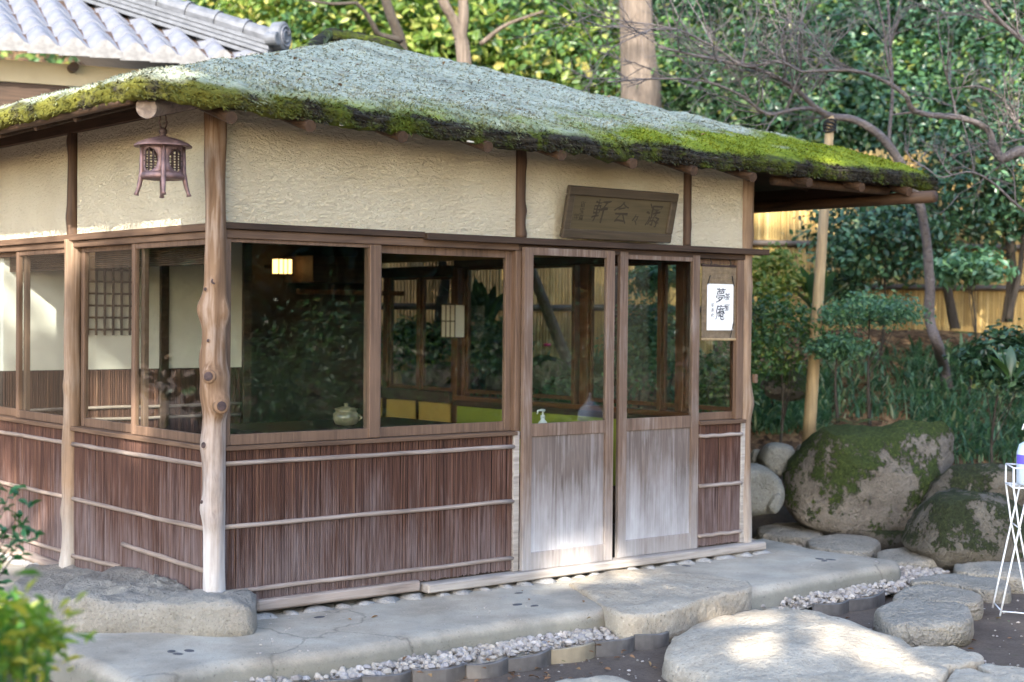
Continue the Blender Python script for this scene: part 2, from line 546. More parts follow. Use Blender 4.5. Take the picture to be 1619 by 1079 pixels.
MAT['leaf_fore_dark'] = m_leaf('fresh_green_leaf', [(0, (.02, .09, .028)), (1, (.045, .17, .06))], .4, .3)
MAT['litter'] = m_leaf('fallen_leaf', [(0, (.10, .05, .025)), (.6, (.22, .11, .05)), (.85, (.34, .2, .09)), (1, (.06, .11, .04))], .6, .1)
MAT['bark'] = wood('grey_tree_bark', (.055, .042, .033), (.19, .15, .12), 2, .9)
MAT['bark_dark'] = wood('dark_tree_bark', (.03, .025, .02), (.085, .07, .058), 2, .9)
MAT['twig'] = wood('plum_bark', (.07, .058, .055), (.20, .172, .168), 0, .85)
MAT['tile'] = plain('silver_grey_roof_tile', (.11, .115, .14), .42, 0, .22, 9, .15)
MAT['tile_dark'] = plain('weathered_ridge_tile', (.085, .09, .105), .5, 0, .3, 14, .2)
MAT['tile_edge'] = plain('eave_tile_face', (.15, .145, .145), .6, 0, .3, 20, .2)
MAT['cream_board'] = plain('cream_eave_plaster', (.42, .35, .24), .85, 0, .08, 4)
MAT['edging'] = plain('glazed_edging_tile', (.11, .10, .095), .45, 0, .5, 9, .2)
MAT['edging_tan'] = plain('tan_edging_tile', (.27, .22, .15), .6, 0, .3, 9, .2)


def m_bamboo():
    n = NT('split_bamboo')
    i = n.island()
    c = n.ramp(i, [(0, (.30, .19, .06)), (.5, (.44, .30, .105)), (1, (.58, .42, .18))])
    c = n.mix(n.ramp(n.noise(2.5, 5, .6, n.map((1, 1, .6))), [(.50, 0.0), (.72, .55)]), c, (.13, .095, .05))
    return n.set(c, .5, .35)


MAT['bamboo'] = m_bamboo()
MAT['blind'] = plain('aged_reed_blind', (.21, .155, .10), .7, 0, .3, 30)
MAT['bamboo_rail'] = plain('dark_bamboo_rail', (.075, .058, .045), .6, 0, .4, 8)


def m_glass():
    n = NT('window_glass')
    ge = n.n.new('ShaderNodeNewGeometry')
    dt = n.node('ShaderNodeVectorMath', operation='DOT_PRODUCT')
    n.L(ge.outputs['Normal'], dt.inputs[0])
    n.L(ge.outputs['Incoming'], dt.inputs[1])
    c1 = n.math('SUBTRACT', 1.0, n.math('ABSOLUTE', dt.outputs['Value']), True)
    fr = n.math('ADD', n.math('MULTIPLY', n.math('POWER', c1, 5.0), .96), .04)
    wob = n.noise(1.4, 2)
    bp = n.node('ShaderNodeBump', {'Height': wob, 'Strength': .12, 'Distance': .01})
    gl = n.node('ShaderNodeBsdfGlossy', {'Color': (1, 1, 1, 1), 'Roughness': 0.0, 'Normal': bp.outputs[0]})
    tr = n.node('ShaderNodeBsdfTransparent', {'Color': (.93, .95, .94, 1)})
    mx = n.node('ShaderNodeMixShader', {0: fr})
    n.L(tr.outputs[0], mx.inputs[1])
    n.L(gl.outputs[0], mx.inputs[2])
    n.L(mx.outputs[0], n.out.inputs[0])
    return n.m


MAT['glass'] = m_glass()


def m_emit(name, col, s):
    n = NT(name)
    n.bs.inputs['Emission Color'].default_value = (*col, 1)
    n.bs.inputs['Emission Strength'].default_value = s
    return n.set(col, .6)


MAT['lamp'] = m_emit('lit_lamp_paper', (1.0, .58, .19), .95)


# ------------------------------------------------------------------ terrain
def sstep(a, b, x):
    t = np.clip((np.asarray(x, float) - a) / (b - a), 0, 1)
    return t * t * (3 - 2 * t)


def terrain(x, y):
    x = np.asarray(x, float)
    y = np.asarray(y, float)
    d = FWD[0] * (x - CAM[0]) + FWD[1] * (y - CAM[1])
    u = RIGHT[0] * (x - CAM[0]) + RIGHT[1] * (y - CAM[1])
    bank = 1.62 * sstep(12.1, 16.2, d) * sstep(4.4, 5.6, x)
    hill = np.maximum(0, d - 17.2 - 3.5 * sstep(1.5, -2.5, u)) * .62
    return -.16 + ZP + bank + hill


def build_ground():
    us = np.concatenate([np.linspace(-60, -9, 14), np.linspace(-8.5, 9, 100), np.linspace(10, 60, 14)])
    ds = np.concatenate([np.linspace(-60, 2, 20), np.linspace(2.5, 22, 120), np.linspace(23, 90, 22)])
    U, D = np.meshgrid(us, ds)
    f2 = FWD[:2] / np.linalg.norm(FWD[:2])
    r2 = RIGHT[:2] / np.linalg.norm(RIGHT[:2])
    X = CAM[0] + r2[0] * U + f2[0] * D
    Y = CAM[1] + r2[1] * U + f2[1] * D
    Z = terrain(X, Y)
    v = np.stack([X, Y, Z], -1).reshape(-1, 3)
    for i in range(len(v)):
        h = .012 + max(0, v[i, 2]) * .05
        v[i, 2] += nz(v[i, 0], v[i, 1], 0, 1.7) * min(h, .12)
    W = len(us)
    f = [(j * W + i, j * W + i + 1, (j + 1) * W + i + 1, (j + 1) * W + i) for j in range(len(ds) - 1) for i in range(W - 1)]
    o = link_mesh('ground', v, f, MAT['ground'], smooth=True)
    tag(o, 'dark bare earth between the stones rising to a leaf strewn wooded bank', 'ground', kind='structure')


build_ground()


# ------------------------------------------------------------------ stones: helpers
def slab(name, outline, z_top, thick, mat, dome=.02, edge=.05, seed=0, parent=None, rough=.012, rings=12, origin=True, n=64, dents=()):
    """flat stone: smooth closed outline (metres, at z_top), rounded rim, uneven top"""
    P = spline([np.array([p[0], p[1], 0]) for p in outline] + [np.array([outline[0][0], outline[0][1], 0])], max(2, n // len(outline)))[:-1]
    P = np.array(P)[:, :2]
    z_top += ZP
    c = P.mean(0)
    m = len(P)
    vs, fs = [], []
    size = np.abs(P - c).max()
    prof = [(0.0, dome)] + [(k / rings, dome * (1 - (k / rings) ** 2)) for k in range(1, rings + 1)]
    e = min(edge, size * .5)
    rings_xy = []
    for s_, dz in prof:
        sc = s_ * (1 - e / size)
        rings_xy.append((sc, dz))
    rings_xy += [(1 - e / size * .22, -e * .16), (1.0, -e * .75), (1.0 + .01, -thick * .6), (.97, -thick)]
    vs.append((c[0], c[1], z_top + dome + rough * nz(c[0], c[1], seed, 5)))
    for sc, dz in rings_xy[1:]:
        for p in P:
            q = c + (p - c) * sc
            r_ = 1 + .03 * nz(q[0], q[1], seed + dz * 9, 6)
            q = c + (q - c) * r_
            vs.append((q[0], q[1], z_top + dz + rough * (nz(q[0], q[1], seed, 3) + .6 * nz(q[0], q[1], seed, 8) + .45 * nz(q[0], q[1], seed, 19))
                       - sum(dd * math.exp(-((q[0] - dx) ** 2 + (q[1] - dy) ** 2) / dr ** 2) for dx, dy, dr, dd in dents)))
    for k in range(m): fs.append((0, 1 + k, 1 + (k + 1) % m))
    for j in range(len(rings_xy) - 2):
        for k in range(m):
            a, b = 1 + j * m, 1 + (j + 1) * m
            fs.append((a + k, b + k, b + (k + 1) % m, a + (k + 1) % m))
    last = 1 + (len(rings_xy) - 2) * m
    fs.append(tuple(last + k for k in range(m))[::-1])
    return link_mesh(name, vs, fs, mat, parent, True, 0, (c[0], c[1], z_top - thick) if origin else None)


def boulder(name, pix, depth, thick, mat, seed=0, rough=.03, n=72, rings=16, parent=None, facets=9):
    """rock from its outline as measured at a depth, rounded fore and aft"""
    P = np.array(spline([np.array([*p, 0.0]) for p in pix] + [np.array([*pix[0], 0.0])], max(2, n // len(pix)))[:-1])[:, :2]
    c = P.mean(0)
    m = len(P)
    f2 = np.array([FWD[0], FWD[1], 0])
    vs, fs = [], []
    def pt(px, s, sign):
        w3 = at(px[0], px[1], depth)
        t = thick * sign * (1 - s ** 6.0) ** (1 / 2.8)
        w3 = w3 + f2 * t
        nn = np.array([fbm(*w3, 2.2, 4), fbm(*(w3 + 7), 2.2, 4), fbm(*(w3 + 13), 2.2, 4)])
        n2 = np.array([nz(*(w3 + 3), 9), nz(*(w3 + 5), 9), nz(*(w3 + 9), 9)])
        return w3 + nn * rough + n2 * rough * .45 + np.array([nz(*(w3 + 2), 24), nz(*(w3 + 6), 24), nz(*(w3 + 8), 24)]) * rough * .22
    vs.append(pt(c, 0, -1))
    lev = [(k / rings, -1) for k in range(1, rings)] + [(1.0, -1)] + [(k / rings, 1) for k in range(rings - 1, 0, -1)]
    for s_, sg in lev:
        for p in P: vs.append(pt(c + (p - c) * s_, s_, sg))
    vs.append(pt(c, 0, 1))
    for k in range(m): fs.append((0, 1 + (k + 1) % m, 1 + k))
    for j in range(len(lev) - 1):
        for k in range(m):
            a, b = 1 + j * m, 1 + (j + 1) * m
            fs.append((a + k, a + (k + 1) % m, b + (k + 1) % m, b + k))
    a = 1 + (len(lev) - 1) * m
    for k in range(m): fs.append((len(vs) - 1, a + k, a + (k + 1) % m))
    v = np.array(vs)
    cc = v.mean(0)
    rg = np.random.default_rng(seed + 100)
    for k in range(facets):
        nn = -FWD * rg.uniform(.55, 1) + RIGHT * rg.normal(0, .55) + np.array([0, 0, rg.normal(.15, .45)])
        nn = nn / np.linalg.norm(nn)
        sd = (v - cc) @ nn
        lim = sd.max() * rg.uniform(.68, .90)
        v = v - nn * (np.maximum(0, sd - lim) * .9)[:, None]
    v += np.array([[nz(*(p + 31), 13), nz(*(p + 37), 13), nz(*(p + 41), 13)] for p in v]) * rough * .25
    org = (v[:, 0].mean(), v[:, 1].mean(), v[:, 2].min())
    return link_mesh(name, v, fs, mat, parent, True, 0, org)


def pebble(mb, c, r, seed, n=6, flat=.6):
    a = seed * 1.7
    vs, fs = [], []
    prof = [(.55, -.8), (1, 0), (.6, .75)]
    vs.append((c[0], c[1], c[2] + r * flat))
    for q, z in reversed(prof):
        for k in range(n):
            t = a + 2 * math.pi * k / n
            rr = r * q * (1 + .28 * math.sin(seed * 3.1 + k * 2.3))
            vs.append((c[0] + rr * math.cos(t) * (1 + .25 * math.sin(seed)), c[1] + rr * math.sin(t), c[2] + z * r * flat * (1 + .2 * math.sin(k + seed))))
    for k in range(n): fs.append((0, 1 + k, 1 + (k + 1) % n))
    for j in range(2):
        for k in range(n):
            fs.append((1 + j * n + k, 1 + (j + 1) * n + k, 1 + (j + 1) * n + (k + 1) % n, 1 + j * n + (k + 1) % n))
    mb.add(vs, fs)


# ------------------------------------------------------------------ mortar platform
def build_platform():
    top = [G(66, 1010), G(133, 1041), G(212, 1079), G(275, 1062), G(338, 1047), G(513, 1030), G(668, 1003), G(840, 977), G(1180, 932), G(1320, 906), G(1412, 892),
           G(1418, 886), G(1380, 880), G(1290, 868), G(1205, 850)]
    out = [(p[0], p[1]) for p in top] + [(4.35, .4), (4.3, 4.6), (-.25, 4.6), (-.55, 2.0)]
    vs, fs = [], []
    m = len(out)
    lay = [(.0, -.03), (.0, -.012), (.018, .0)]
    c = np.mean(np.array(out), 0)
    # boundary is subdivided so that its edge wanders a little
    B = []
    for k in range(m):
        a, b = np.array(out[k]), np.array(out[(k + 1) % m])
        cnt = max(1, int(np.linalg.norm(b - a) / .08))
        for j in range(cnt): B.append(a + (b - a) * j / cnt)
    B = np.array(B)
    m = len(B)
    T = np.roll(B, -1, 0) - np.roll(B, 1, 0)
    T /= np.linalg.norm(T, axis=1)[:, None]
    Nn = np.stack([T[:, 1], -T[:, 0]], 1)
    if np.mean(np.sum(Nn * (B - c), 1)) < 0: Nn = -Nn
    B = B + Nn * np.array([.018 * nz(p[0], p[1], 3, 3) + .008 * nz(p[0], p[1], 3, 11) for p in B])[:, None]
    for off, z in ((.05, -.2), (.028, -.07), (.012, -.03), (-.012, -.008), (-.045, 0.0)):
        for k, p in enumerate(B):
            q = p + Nn[k] * off
            vs.append((q[0], q[1], ZP + z + (.004 * nz(q[0], q[1], 1, 6) if z > -.15 else 0)))
    for j in range(4):
        for k in range(m): fs.append((j * m + k, j * m + (k + 1) % m, (j + 1) * m + (k + 1) % m, (j + 1) * m + k))
    fs.append(tuple(4 * m + k for k in range(m)))
    o = link_mesh('mortar_platform', vs, fs, MAT['concrete'], None, True)
    bm = bmesh.new()
    bm.from_mesh(o.data)
    bmesh.ops.recalc_face_normals(bm, faces=bm.faces)
    bm.to_mesh(o.data)
    bm.free()
    tag(o, 'low pale mortar platform around the teahouse with small dark inlaid pebbles', 'platform', kind='structure')
    first = None
    for x, y in [(271, 1030), (281, 1034), (299, 1029), (505, 976), (818, 956), (845, 958), (1296, 884), (1303, 887), (1313, 885), (1085, 895), (820, 938)]:
        g = G(x, y, .001)
        if first is None:
            mb = MB()
            mb.lathe([(.030, -.004), (.030, .0005), (.022, .0025), (.001, .003)], n=12, sx=1.2, sy=.8)
            first = mb.build('inlaid_pebble', MAT['inlay'], o, True, origin=(0, 0, 0))
            q = first
        else:
            q = first.copy()
            COL.objects.link(q)
        q.location = g
        q.rotation_euler = (0, 0, random.random() * 3)
        q.scale = [random.uniform(.75, 1.1)] * 2 + [1]


build_platform()

# ------------------------------------------------------------------ teahouse
TH = thing('teahouse', 'small rustic teahouse with mossy thatch roof, cream plaster and reed walls', 'teahouse')


def part(name, mb, mat, parent=None, **k): return mb.build(name, MAT[mat], parent or TH, **k)


def bx(name, a, b, mat, parent=None, bevel=.003, **k): return part(name, MB().box(a, b), mat, parent, bevel=bevel, **k)


def log(name, x, y, z0, z1, r, mat, knots=(), seed=0, n=20, wob=.12, lean=0.0, parent=None):
    """round natural post with bumps; knots are (angle, z, height, size)"""
    m = max(12, int((z1 - z0) / .02))
    vs, fs = [], []
    for i in range(m + 1):
        z = z0 + (z1 - z0) * i / m
        cx = x + .35 * r * nz(seed, z, 0, 1.3) + lean * (z - z0)
        cy = y + .35 * r * nz(seed + 9, z, 0, 1.3)
        for k in range(n):
            a = 2 * math.pi * k / n
            rr = r * (1 + wob * fbm(math.cos(a) + seed, math.sin(a), z * 1.2, 1.4, 3))
            for ka, kz, kh, ks in knots:
                da = math.atan2(math.sin(a - ka), math.cos(a - ka)) * r
                rr += kh * math.exp(-(da * da + (z - kz) ** 2 * .7) / (2 * ks * ks))
            vs.append((cx + rr * math.cos(a), cy + rr * math.sin(a), z))
    for i in range(m):
        for k in range(n): fs.append((i * n + k, i * n + (k + 1) % n, (i + 1) * n + (k + 1) % n, (i + 1) * n + k))
    fs.append(tuple(m * n + k for k in range(n)))
    fs.append(tuple(range(n))[::-1])
    return link_mesh(name, vs, fs, MAT[mat], parent or TH, True)


def front_reeds(x0, x1, z0, z1, name='reed_panel', y=0.0, pitch=.010):
    mb = MB()
    x = x0
    while x < x1:
        wd = pitch * random.uniform(.75, 1.25)
        yy = y + random.uniform(-.0025, .0025)
        b0 = z0 + random.uniform(-.004, .006)
        a = x
        c = x + wd - .0008
        m_ = (a + c) / 2
        lean = random.uniform(-.003, .003)
        mb.add([(a, yy, b0), (m_ - wd * .18, yy - wd * .42, b0), (m_ + wd * .18, yy - wd * .42, b0), (c, yy, b0),
                (a + lean, yy, z1), (m_ - wd * .18 + lean, yy - wd * .42, z1), (m_ + wd * .18 + lean, yy - wd * .42, z1), (c + lean, yy, z1)],
               [(0, 1, 5, 4), (1, 2, 6, 5), (2, 3, 7, 6), (0, 3, 2, 1), (0, 4, 7, 3)])
        x += wd
    return part(name, mb, 'reed', kind='stuff')


def left_reeds(y0, y1, z0, z1, name='reed_panel', xx=0.0, pitch=.010, zb=None):
    mb = MB()
    y = y0
    while y < y1:
        wd = pitch * random.uniform(.75, 1.25)
        x = xx + random.uniform(-.0025, .0025)
        b0 = (zb(y) if zb else z0) + random.uniform(-.004, .006)
        a, c, m_ = y, y + wd - .0008, y + wd / 2
        lean = random.uniform(-.003, .003)
        mb.add([(x, a, b0), (x - wd * .42, m_ - wd * .18, b0), (x - wd * .42, m_ + wd * .18, b0), (x, c, b0),
                (x, a + lean, z1), (x - wd * .42, m_ - wd * .18 + lean, z1), (x - wd * .42, m_ + wd * .18 + lean, z1), (x, c + lean, z1)],
               [(0, 4, 5, 1), (1, 5, 6, 2), (2, 6, 7, 3), (0, 1, 2, 3), (0, 3, 7, 4)])
        y += wd
    return part(name, mb, 'reed', kind='stuff')


def window(x0, x1, z0, z1, y0, y1, axis, wbar=.035, top=.04, bot=.05, mullions=(), name='window', mats=('frame_x', 'frame_z')):
    """sash in a wall: axis 0 runs along X at Y y0..y1; axis 1 along Y at X y0..y1. the sash is one part, the glass its sub-part"""
    def q(a, b):
        return ((a[0], a[1], a[2]), (b[0], b[1], b[2])) if axis == 0 else ((a[1], a[0], a[2]), (b[1], b[0], b[2]))
    mb = MB()
    mb.box(*q((x0 + wbar, y0 + .003, z1 - top), (x1 - wbar, y1 - .003, z1)))
    mb.box(*q((x0 + wbar, y0 + .003, z0), (x1 - wbar, y1 - .003, z0 + bot)))
    mb.box(*q((x0, y0, z0), (x0 + wbar, y1, z1)))
    mb.box(*q((x1 - wbar, y0, z0), (x1, y1, z1)))
    for mx in mullions: mb.box(*q((mx - .012, y0 + .004, z0 + bot), (mx + .012, y1 - .004, z1 - top)))
    o = part(name, mb, mats[1], bevel=.0025)
    ym = (y0 + y1) / 2
    MB().box(*q((x0 + wbar, ym - .0015, z0 + bot), (x1 - wbar, ym + .0015, z1 - top))).build('pane', MAT['glass'], o)
    return o


def teahouse_front():
    # plaster above the lintel, between the posts
    for a, b in ((.055, 1.99), (2.05, 3.395), (3.455, 3.965)):
        bx('plaster_panel', (a, .012, 1.985), (b, .07, 2.72), 'plaster', bevel=0)
    # corner post with knots, standing on the base stone
    A = lambda dx, dy: math.atan2(dy, dx)
    view = A(-FWD[0], -FWD[1])
    kn = [(view + .15, 1.70, .012, .022), (view - 1.35, 1.56, .03, .04), (view + 1.25, 1.54, .022, .035), (view - .15, 1.22, .03, .032),
          (view + .75, 1.08, .055, .035), (view - .7, 1.14, .02, .04), (view - .75, .86, .018, .05), (view + .1, .68, .012, .03), (view - .9, .55, .02, .035), (view + .1, .48, .014, .026), (view + .1, .18, .01, .02), (view + 1.4, 1.2, .02, .04), (view - 1.3, 1.3, .016, .04)]
    p = log('corner_post', 0, 0, .10, 2.66, .056, 'post', kn, 3, 28, .16)
    for a, z, h, s in [(view + .15, 1.70, .012, .02), (view - .15, 1.22, .028, .03), (view + .55, 1.07, .05, .032), (view + .1, .48, .014, .018), (view - .75, .58, .012, .014), (view - .55, 1.66, .008, .012), (view + .5, 1.935, .0, .017), (view - .35, 1.40, .0, .010), (view - .6, .87, .012, .02)]:
        r = .056 + h * .93
        c = np.array([r * math.cos(a), r * math.sin(a), z])
        d = np.array([math.cos(a), math.sin(a), .1])
        MB().tube([c - d * .02, c + d * .002, c + d * .005], [s * 1.25, s * 1.2, s * .95], 14).build('knot_rim', MAT['post'], p, True)
        MB().tube([c - d * .01, c + d * .0065, c + d * .008], [s * .85, s * .8, s * .55], 12).build('knot', MAT['knot'], p, True)
    # posts above the lintel
    log('wall_post', 2.027, .012, 2.0, 2.7, .033, 'thin_post', [(0.2, 2.16, .016, .02), (0.1, 2.45, .008, .03), (0, 2.02, .012, .02)], 11, 14)
    log('wall_post', 3.425, .012, 2.0, 2.7, .030, 'thin_post', [(0.2, 2.14, .014, .02)], 15, 14)
    log('right_corner_post', 4.01, .03, -.06, 2.62, .052, 'pole_left', [(0.0, 1.74, .012, .04), (0, 1.0, .014, .05), (-.6, .95, .012, .04), (.1, 2.1, .02, .03)], 19, 18)
    # lintel: long thin board and the shorter board in front of it
    bx('lintel_board', (.04, -.035, 1.972), (1.30, .05, 2.005), 'dark_x')
    bx('lintel_board', (1.30, -.055, 1.962), (4.16, .05, 2.0), 'dark_x')
    bx('head_track', (.05, -.012, 1.925), (2.0, .075, 1.970), 'frame_x')
    bx('head_track', (2.0, -.010, 1.925), (3.97, .075, 1.960), 'dark_x')
    # windows of the left bay
    window(.05, 1.03, .860, 1.925, .0, .03, 0, .045, .02, .055)
    window(.955, 1.985, .860, 1.925, .034, .064, 0, .045, .045, .055)
    bx('meeting_stile', (.950, -.006, .862), (1.022, .032, 1.924), 'frame_z')
    bx('sill', (.05, -.03, .835), (1.99, .075, .858), 'frame_x')
    # reed wall of the left bay
    front_reeds(.06, 1.965, .04, .834)
    bx('backing_board', (.05, .012, .0), (1.99, .06, .834), 'dark_wall', bevel=0)
    for z, x0 in ((.768, .05), (.444, .05), (.108, .12)):
        log_x('batten', x0, 1.975, -.012, z, .0125, 'batten_x')
    bx('door_post', (1.968, -.02, .03), (2.012, .05, .858), 'sill_x')
    bx('door_post', (1.985, -.004, .858), (2.03, .07, 1.925), 'frame_z')
    # ground beams
    bx('ground_beam', (.24, -.040, -.010), (1.285, .05, .050), 'batten_x', bevel=.01)
    bx('ground_beam', (1.305, -.085, -.022), (4.13, .05, .029), 'sill_x', bevel=.008)
    # sliding doors
    for x0, x1, yy in ((2.018, 2.745, -.045), (2.822, 3.535, -.012)):
        mb = MB()
        mb.box((x0, yy, .03), (x0 + .068, yy + .03, 1.945))
        mb.box((x1 - .066, yy, .03), (x1, yy + .03, 1.945))
        mb.box((x0 + .068, yy + .003, 1.90), (x1 - .066, yy + .027, 1.945))
        mb.box((x0 + .068, yy + .003, .822), (x1 - .066, yy + .027, .900))
        mb.box((x0 + .068, yy + .003, .03), (x1 - .066, yy + .027, .135))
        d = part('sliding_door', mb, 'door', bevel=.0025)
        MB().box((x0 + .066, yy + .011, .135), (x1 - .064, yy + .019, .822)).build('door_panel', MAT['door_panel'], d)
        MB().box((x0 + .066, yy + .0135, .90), (x1 - .064, yy + .0165, 1.90)).build('pane', MAT['glass'], d)
        for sx in (x0 + .069, x1 - .072):
            MB().box((sx, yy + .006, .10), (sx + .003, yy + .0135, .822)).build('panel_bead', MAT['door'], d)
    # narrow bay right of the doors
    window(3.535, 3.945, .862, 1.922, .03, .058, 0, .012, .03, .05, name='side_light')
    bx('stile', (3.896, -.008, .862), (3.962, .029, 1.922), 'frame_z')
    bx('sill', (3.535, -.03, .835), (3.975, .075, .860), 'frame_x')
    front_reeds(3.54, 3.945, .04, .834)
    bx('backing_board', (3.535, .012, .0), (3.96, .06, .834), 'dark_wall', bevel=0)
    for z in (.762, .435, .108):
        log_x('batten', 3.54, 3.95, -.012, z, .0125, 'batten_x')
    bx('corner_board', (3.945, -.012, .03), (3.985, .04, .835), 'sill_x')
    bx('hinge_block', (4.055, -.03, 1.10), (4.085, .0, 1.16), 'frame_z')
    # cobbles under the beams
    x = .28
    while x < 4.15:
        r = random.uniform(.055, .085)
        mb = MB()
        yy = -.045 if x < 1.25 else -.085
        pebble(mb, (x, yy + .035, -.05), r, random.random() * 9, 9, .36)
        part('foundation_stone', mb, 'foundation', smooth=True)
        x += r * 2 + random.uniform(.0, .03)


def log_x(name, x0, x1, y, z, r, mat, seed=None):
    seed = random.random() * 50 if seed is None else seed
    pts = [(x0 + (x1 - x0) * i / 14, y + .004 * nz(seed, i * .4), z + .006 * nz(seed + 5, i * .35)) for i in range(15)]
    return part(name, MB().tube(pts, [r * (1 + .15 * nz(seed, i * .8)) for i in range(15)], 8), mat, smooth=True)


def log_y(name, y0, y1, x, z0, z1, r, mat):
    seed = random.random() * 50
    pts = [(x + .004 * nz(seed, i * .4), y0 + (y1 - y0) * i / 14, z0 + (z1 - z0) * i / 14 + .005 * nz(seed + 5, i * .35)) for i in range(15)]
    return part(name, MB().tube(pts, [r * (1 + .15 * nz(seed, i * .8)) for i in range(15)], 8), mat, smooth=True)


def teahouse_left():
    YB = 4.45
    for a, b in ((.055, 1.70), (1.79, 3.42), (3.48, YB)):
        bx('plaster_panel', (.012, a, 1.985), (.07, b, 2.75), 'plaster', bevel=0)
    log('wall_post', .0, 1.745, -.06, 1.97, .052, 'pole_left', [(math.pi + .4, 1.1, .014, .03), (math.pi, .35, .012, .03), (math.pi * 1.1, .02, .02, .05)], 31, 18)
    log('wall_post', .012, 1.745, 1.97, 2.72, .036, 'thin_post', [(math.pi, 2.55, .012, .03), (math.pi, 2.1, .008, .03)], 33, 14)
    log('wall_post', .012, 3.45, -.06, 2.72, .045, 'pole_left', [], 37, 14)
    bx('lintel_board', (-.035, .04, 1.960), (.05, YB, 1.998), 'frame_y')
    bx('head_track', (-.012, .05, 1.922), (.075, YB, 1.958), 'frame_y')
    for y0, y1, st in ((.06, .95, .0), (.86, 1.69, .034), (1.80, 2.60, .0), (2.52, 3.40, .034), (3.5, 4.4, 0)):
        window(y0, y1, .862, 1.922, .0 + st, .03 + st, 1, .040, .03, .05, mats=('frame_y', 'frame_z'))
    for y0, y1 in ((.05, 1.70), (1.79, 3.42), (3.48, YB)):
        bx('sill', (-.03, y0, .835), (.075, y1, .860), 'frame_y')
        left_reeds(y0, y1, -.02, .834)
        bx('backing_board', (.012, y0, -.05), (.06, y1, .834), 'dark_wall', bevel=0)
        log_y('batten', y0 + .01, y1 - .005, -.012, .757, .755, .013, 'batten_y')
        log_y('batten', y0 + .01, y1 - .005, -.012, .430, .430, .013, 'batten_y')
    log_y('batten', .06, 1.02, -.014, .215, .24, .014, 'batten_y')
    log_y('batten', 1.05, 1.69, -.012, .11, .09, .013, 'batten_y')
    log_y('batten', 1.80, 3.40, -.012, .10, .10, .013, 'batten_y')
    log_y('ground_beam', 1.80, 3.4, -.02, .0, .02, .034, 'batten_y')
    y = 1.1
    while y < 4.3:
        r = random.uniform(.06, .1)
        mb = MB()
        pebble(mb, (-.02, y, -.035), r, random.random() * 9, 9, .5)
        part('foundation_stone', mb, 'foundation', smooth=True)
        y += r * 2 + .01


teahouse_front()
teahouse_left()


def teahouse_inside():
    bx('floor', (.08, .08, .004), (3.95, 4.4, .02), 'floor', bevel=0)
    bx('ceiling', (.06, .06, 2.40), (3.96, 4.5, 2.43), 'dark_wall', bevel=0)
    # white partition with reed dado, opposite the left windows
    bx('partition_wall', (.075, 3.0, 1.145), (1.86, 3.06, 2.39), 'white_wall', bevel=0)
    bx('partition_dado', (.075, 3.012, .02), (1.86, 3.055, 1.140), 'dark_wall', bevel=0)
    front_reeds(.08, 1.85, .03, 1.138, 'dado_reeds', 3.005, .016)
    for z in (.88, .80): log_x('dado_batten', .08, 1.85, 2.992, z, .011, 'batten_x')
    bx('inner_post', (1.20, 2.975, .02), (1.265, 3.06, 2.39), 'dark_x')
    bx('inner_post', (1.862, 2.975, .02), (1.93, 3.06, 2.39), 'dark_x')
    bx('warm_upper_strip', (.08, 2.988, 1.93), (1.195, 2.998, 2.38), 'ochre', bevel=0)  # ochre strip painting the warm light on the upper wall
    # dark lattice of crossed bars in front of the partition
    for i in range(6):
        x = .655 + i * .062
        part('lattice_bar', MB().box((x - .007, 2.972, 1.38), (x + .007, 2.984, 2.0)), 'dark_x')
    for i in range(8):
        z = 1.42 + i * .082
        part('lattice_bar', MB().box((.60, 2.959, z - .007), (1.03, 2.971, z + .007)), 'dark_x')
    for y0, y1 in ((.08, 1.68), (1.8, 3.0)):
        mb = MB()
        for i in range(9): mb.tube([(.12, y0, 1.90 - .012 * i), (.12, y1, 1.90 - .012 * i)], .006, 5)
        part('rolled_blind', mb, 'rafter')
    bx('window_bench', (.08, .1, .80), (.42, 2.95, .835), 'frame_y')
    # dark back wall with the lamp and a shelf
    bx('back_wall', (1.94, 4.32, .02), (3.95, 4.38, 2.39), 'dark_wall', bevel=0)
    bx('wall_cupboard', (3.0, 3.85, 1.80), (3.6, 4.31, 2.02), 'dark_x')
    bx('wall_cupboard_rail', (2.85, 3.82, 1.70), (3.9, 3.86, 1.74), 'red_z')
    # right wall: sill, posts, lintel, frieze, dado
    bx('right_sill', (3.955, .1, .838), (4.05, 3.20, .875), 'red_y')
    bx('right_sill_rail', (3.965, .1, .79), (4.03, 3.20, .837), 'dark_y')
    bx('right_dado', (3.97, .1, .30), (4.02, 3.20, .789), 'lime', bevel=0)
    bx('right_plinth', (3.96, .1, .02), (4.03, 4.3, .298), 'dark_y')
    bx('yellow_dado', (3.965, 3.22, .30), (4.02, 4.3, .80), 'yellow_panel', bevel=0)
    bx('right_sill_dark', (3.93, 3.22, .81), (4.06, 4.3, .90), 'dark_y')
    bx('right_lintel', (3.955, .1, 1.93), (4.05, 3.20, 1.99), 'dark_y')
    bx('right_lintel_dark', (3.955, 3.22, 1.86), (4.05, 4.3, 1.95), 'dark_y')
    bx('right_frieze', (3.975, .1, 1.991), (4.03, 4.3, 2.6), 'ochre', bevel=0)
    for y, wd in ((3.20, .085), (1.60, .09), (.80, .04), (.60, .075), (4.20, .07), (3.71, .05), (1.72, .035), (3.08, .035)):
        bx('right_post', (3.965, y - wd / 2, .876 if y < 3.15 else .02), (4.035, y + wd / 2, 1.93), 'red_z')
    for y0, y1 in ((.12, .56), (.64, .78), (.82, 1.55), (1.74, 3.06), (3.25, 3.68), (3.74, 4.16)):
        w_ = window(y0, y1, .902, 1.928 if y1 < 3.2 else 1.858, 3.985, 4.012, 1, .018, .02, .03, mats=('red_y', 'red_z'), name='right_window')


teahouse_inside()

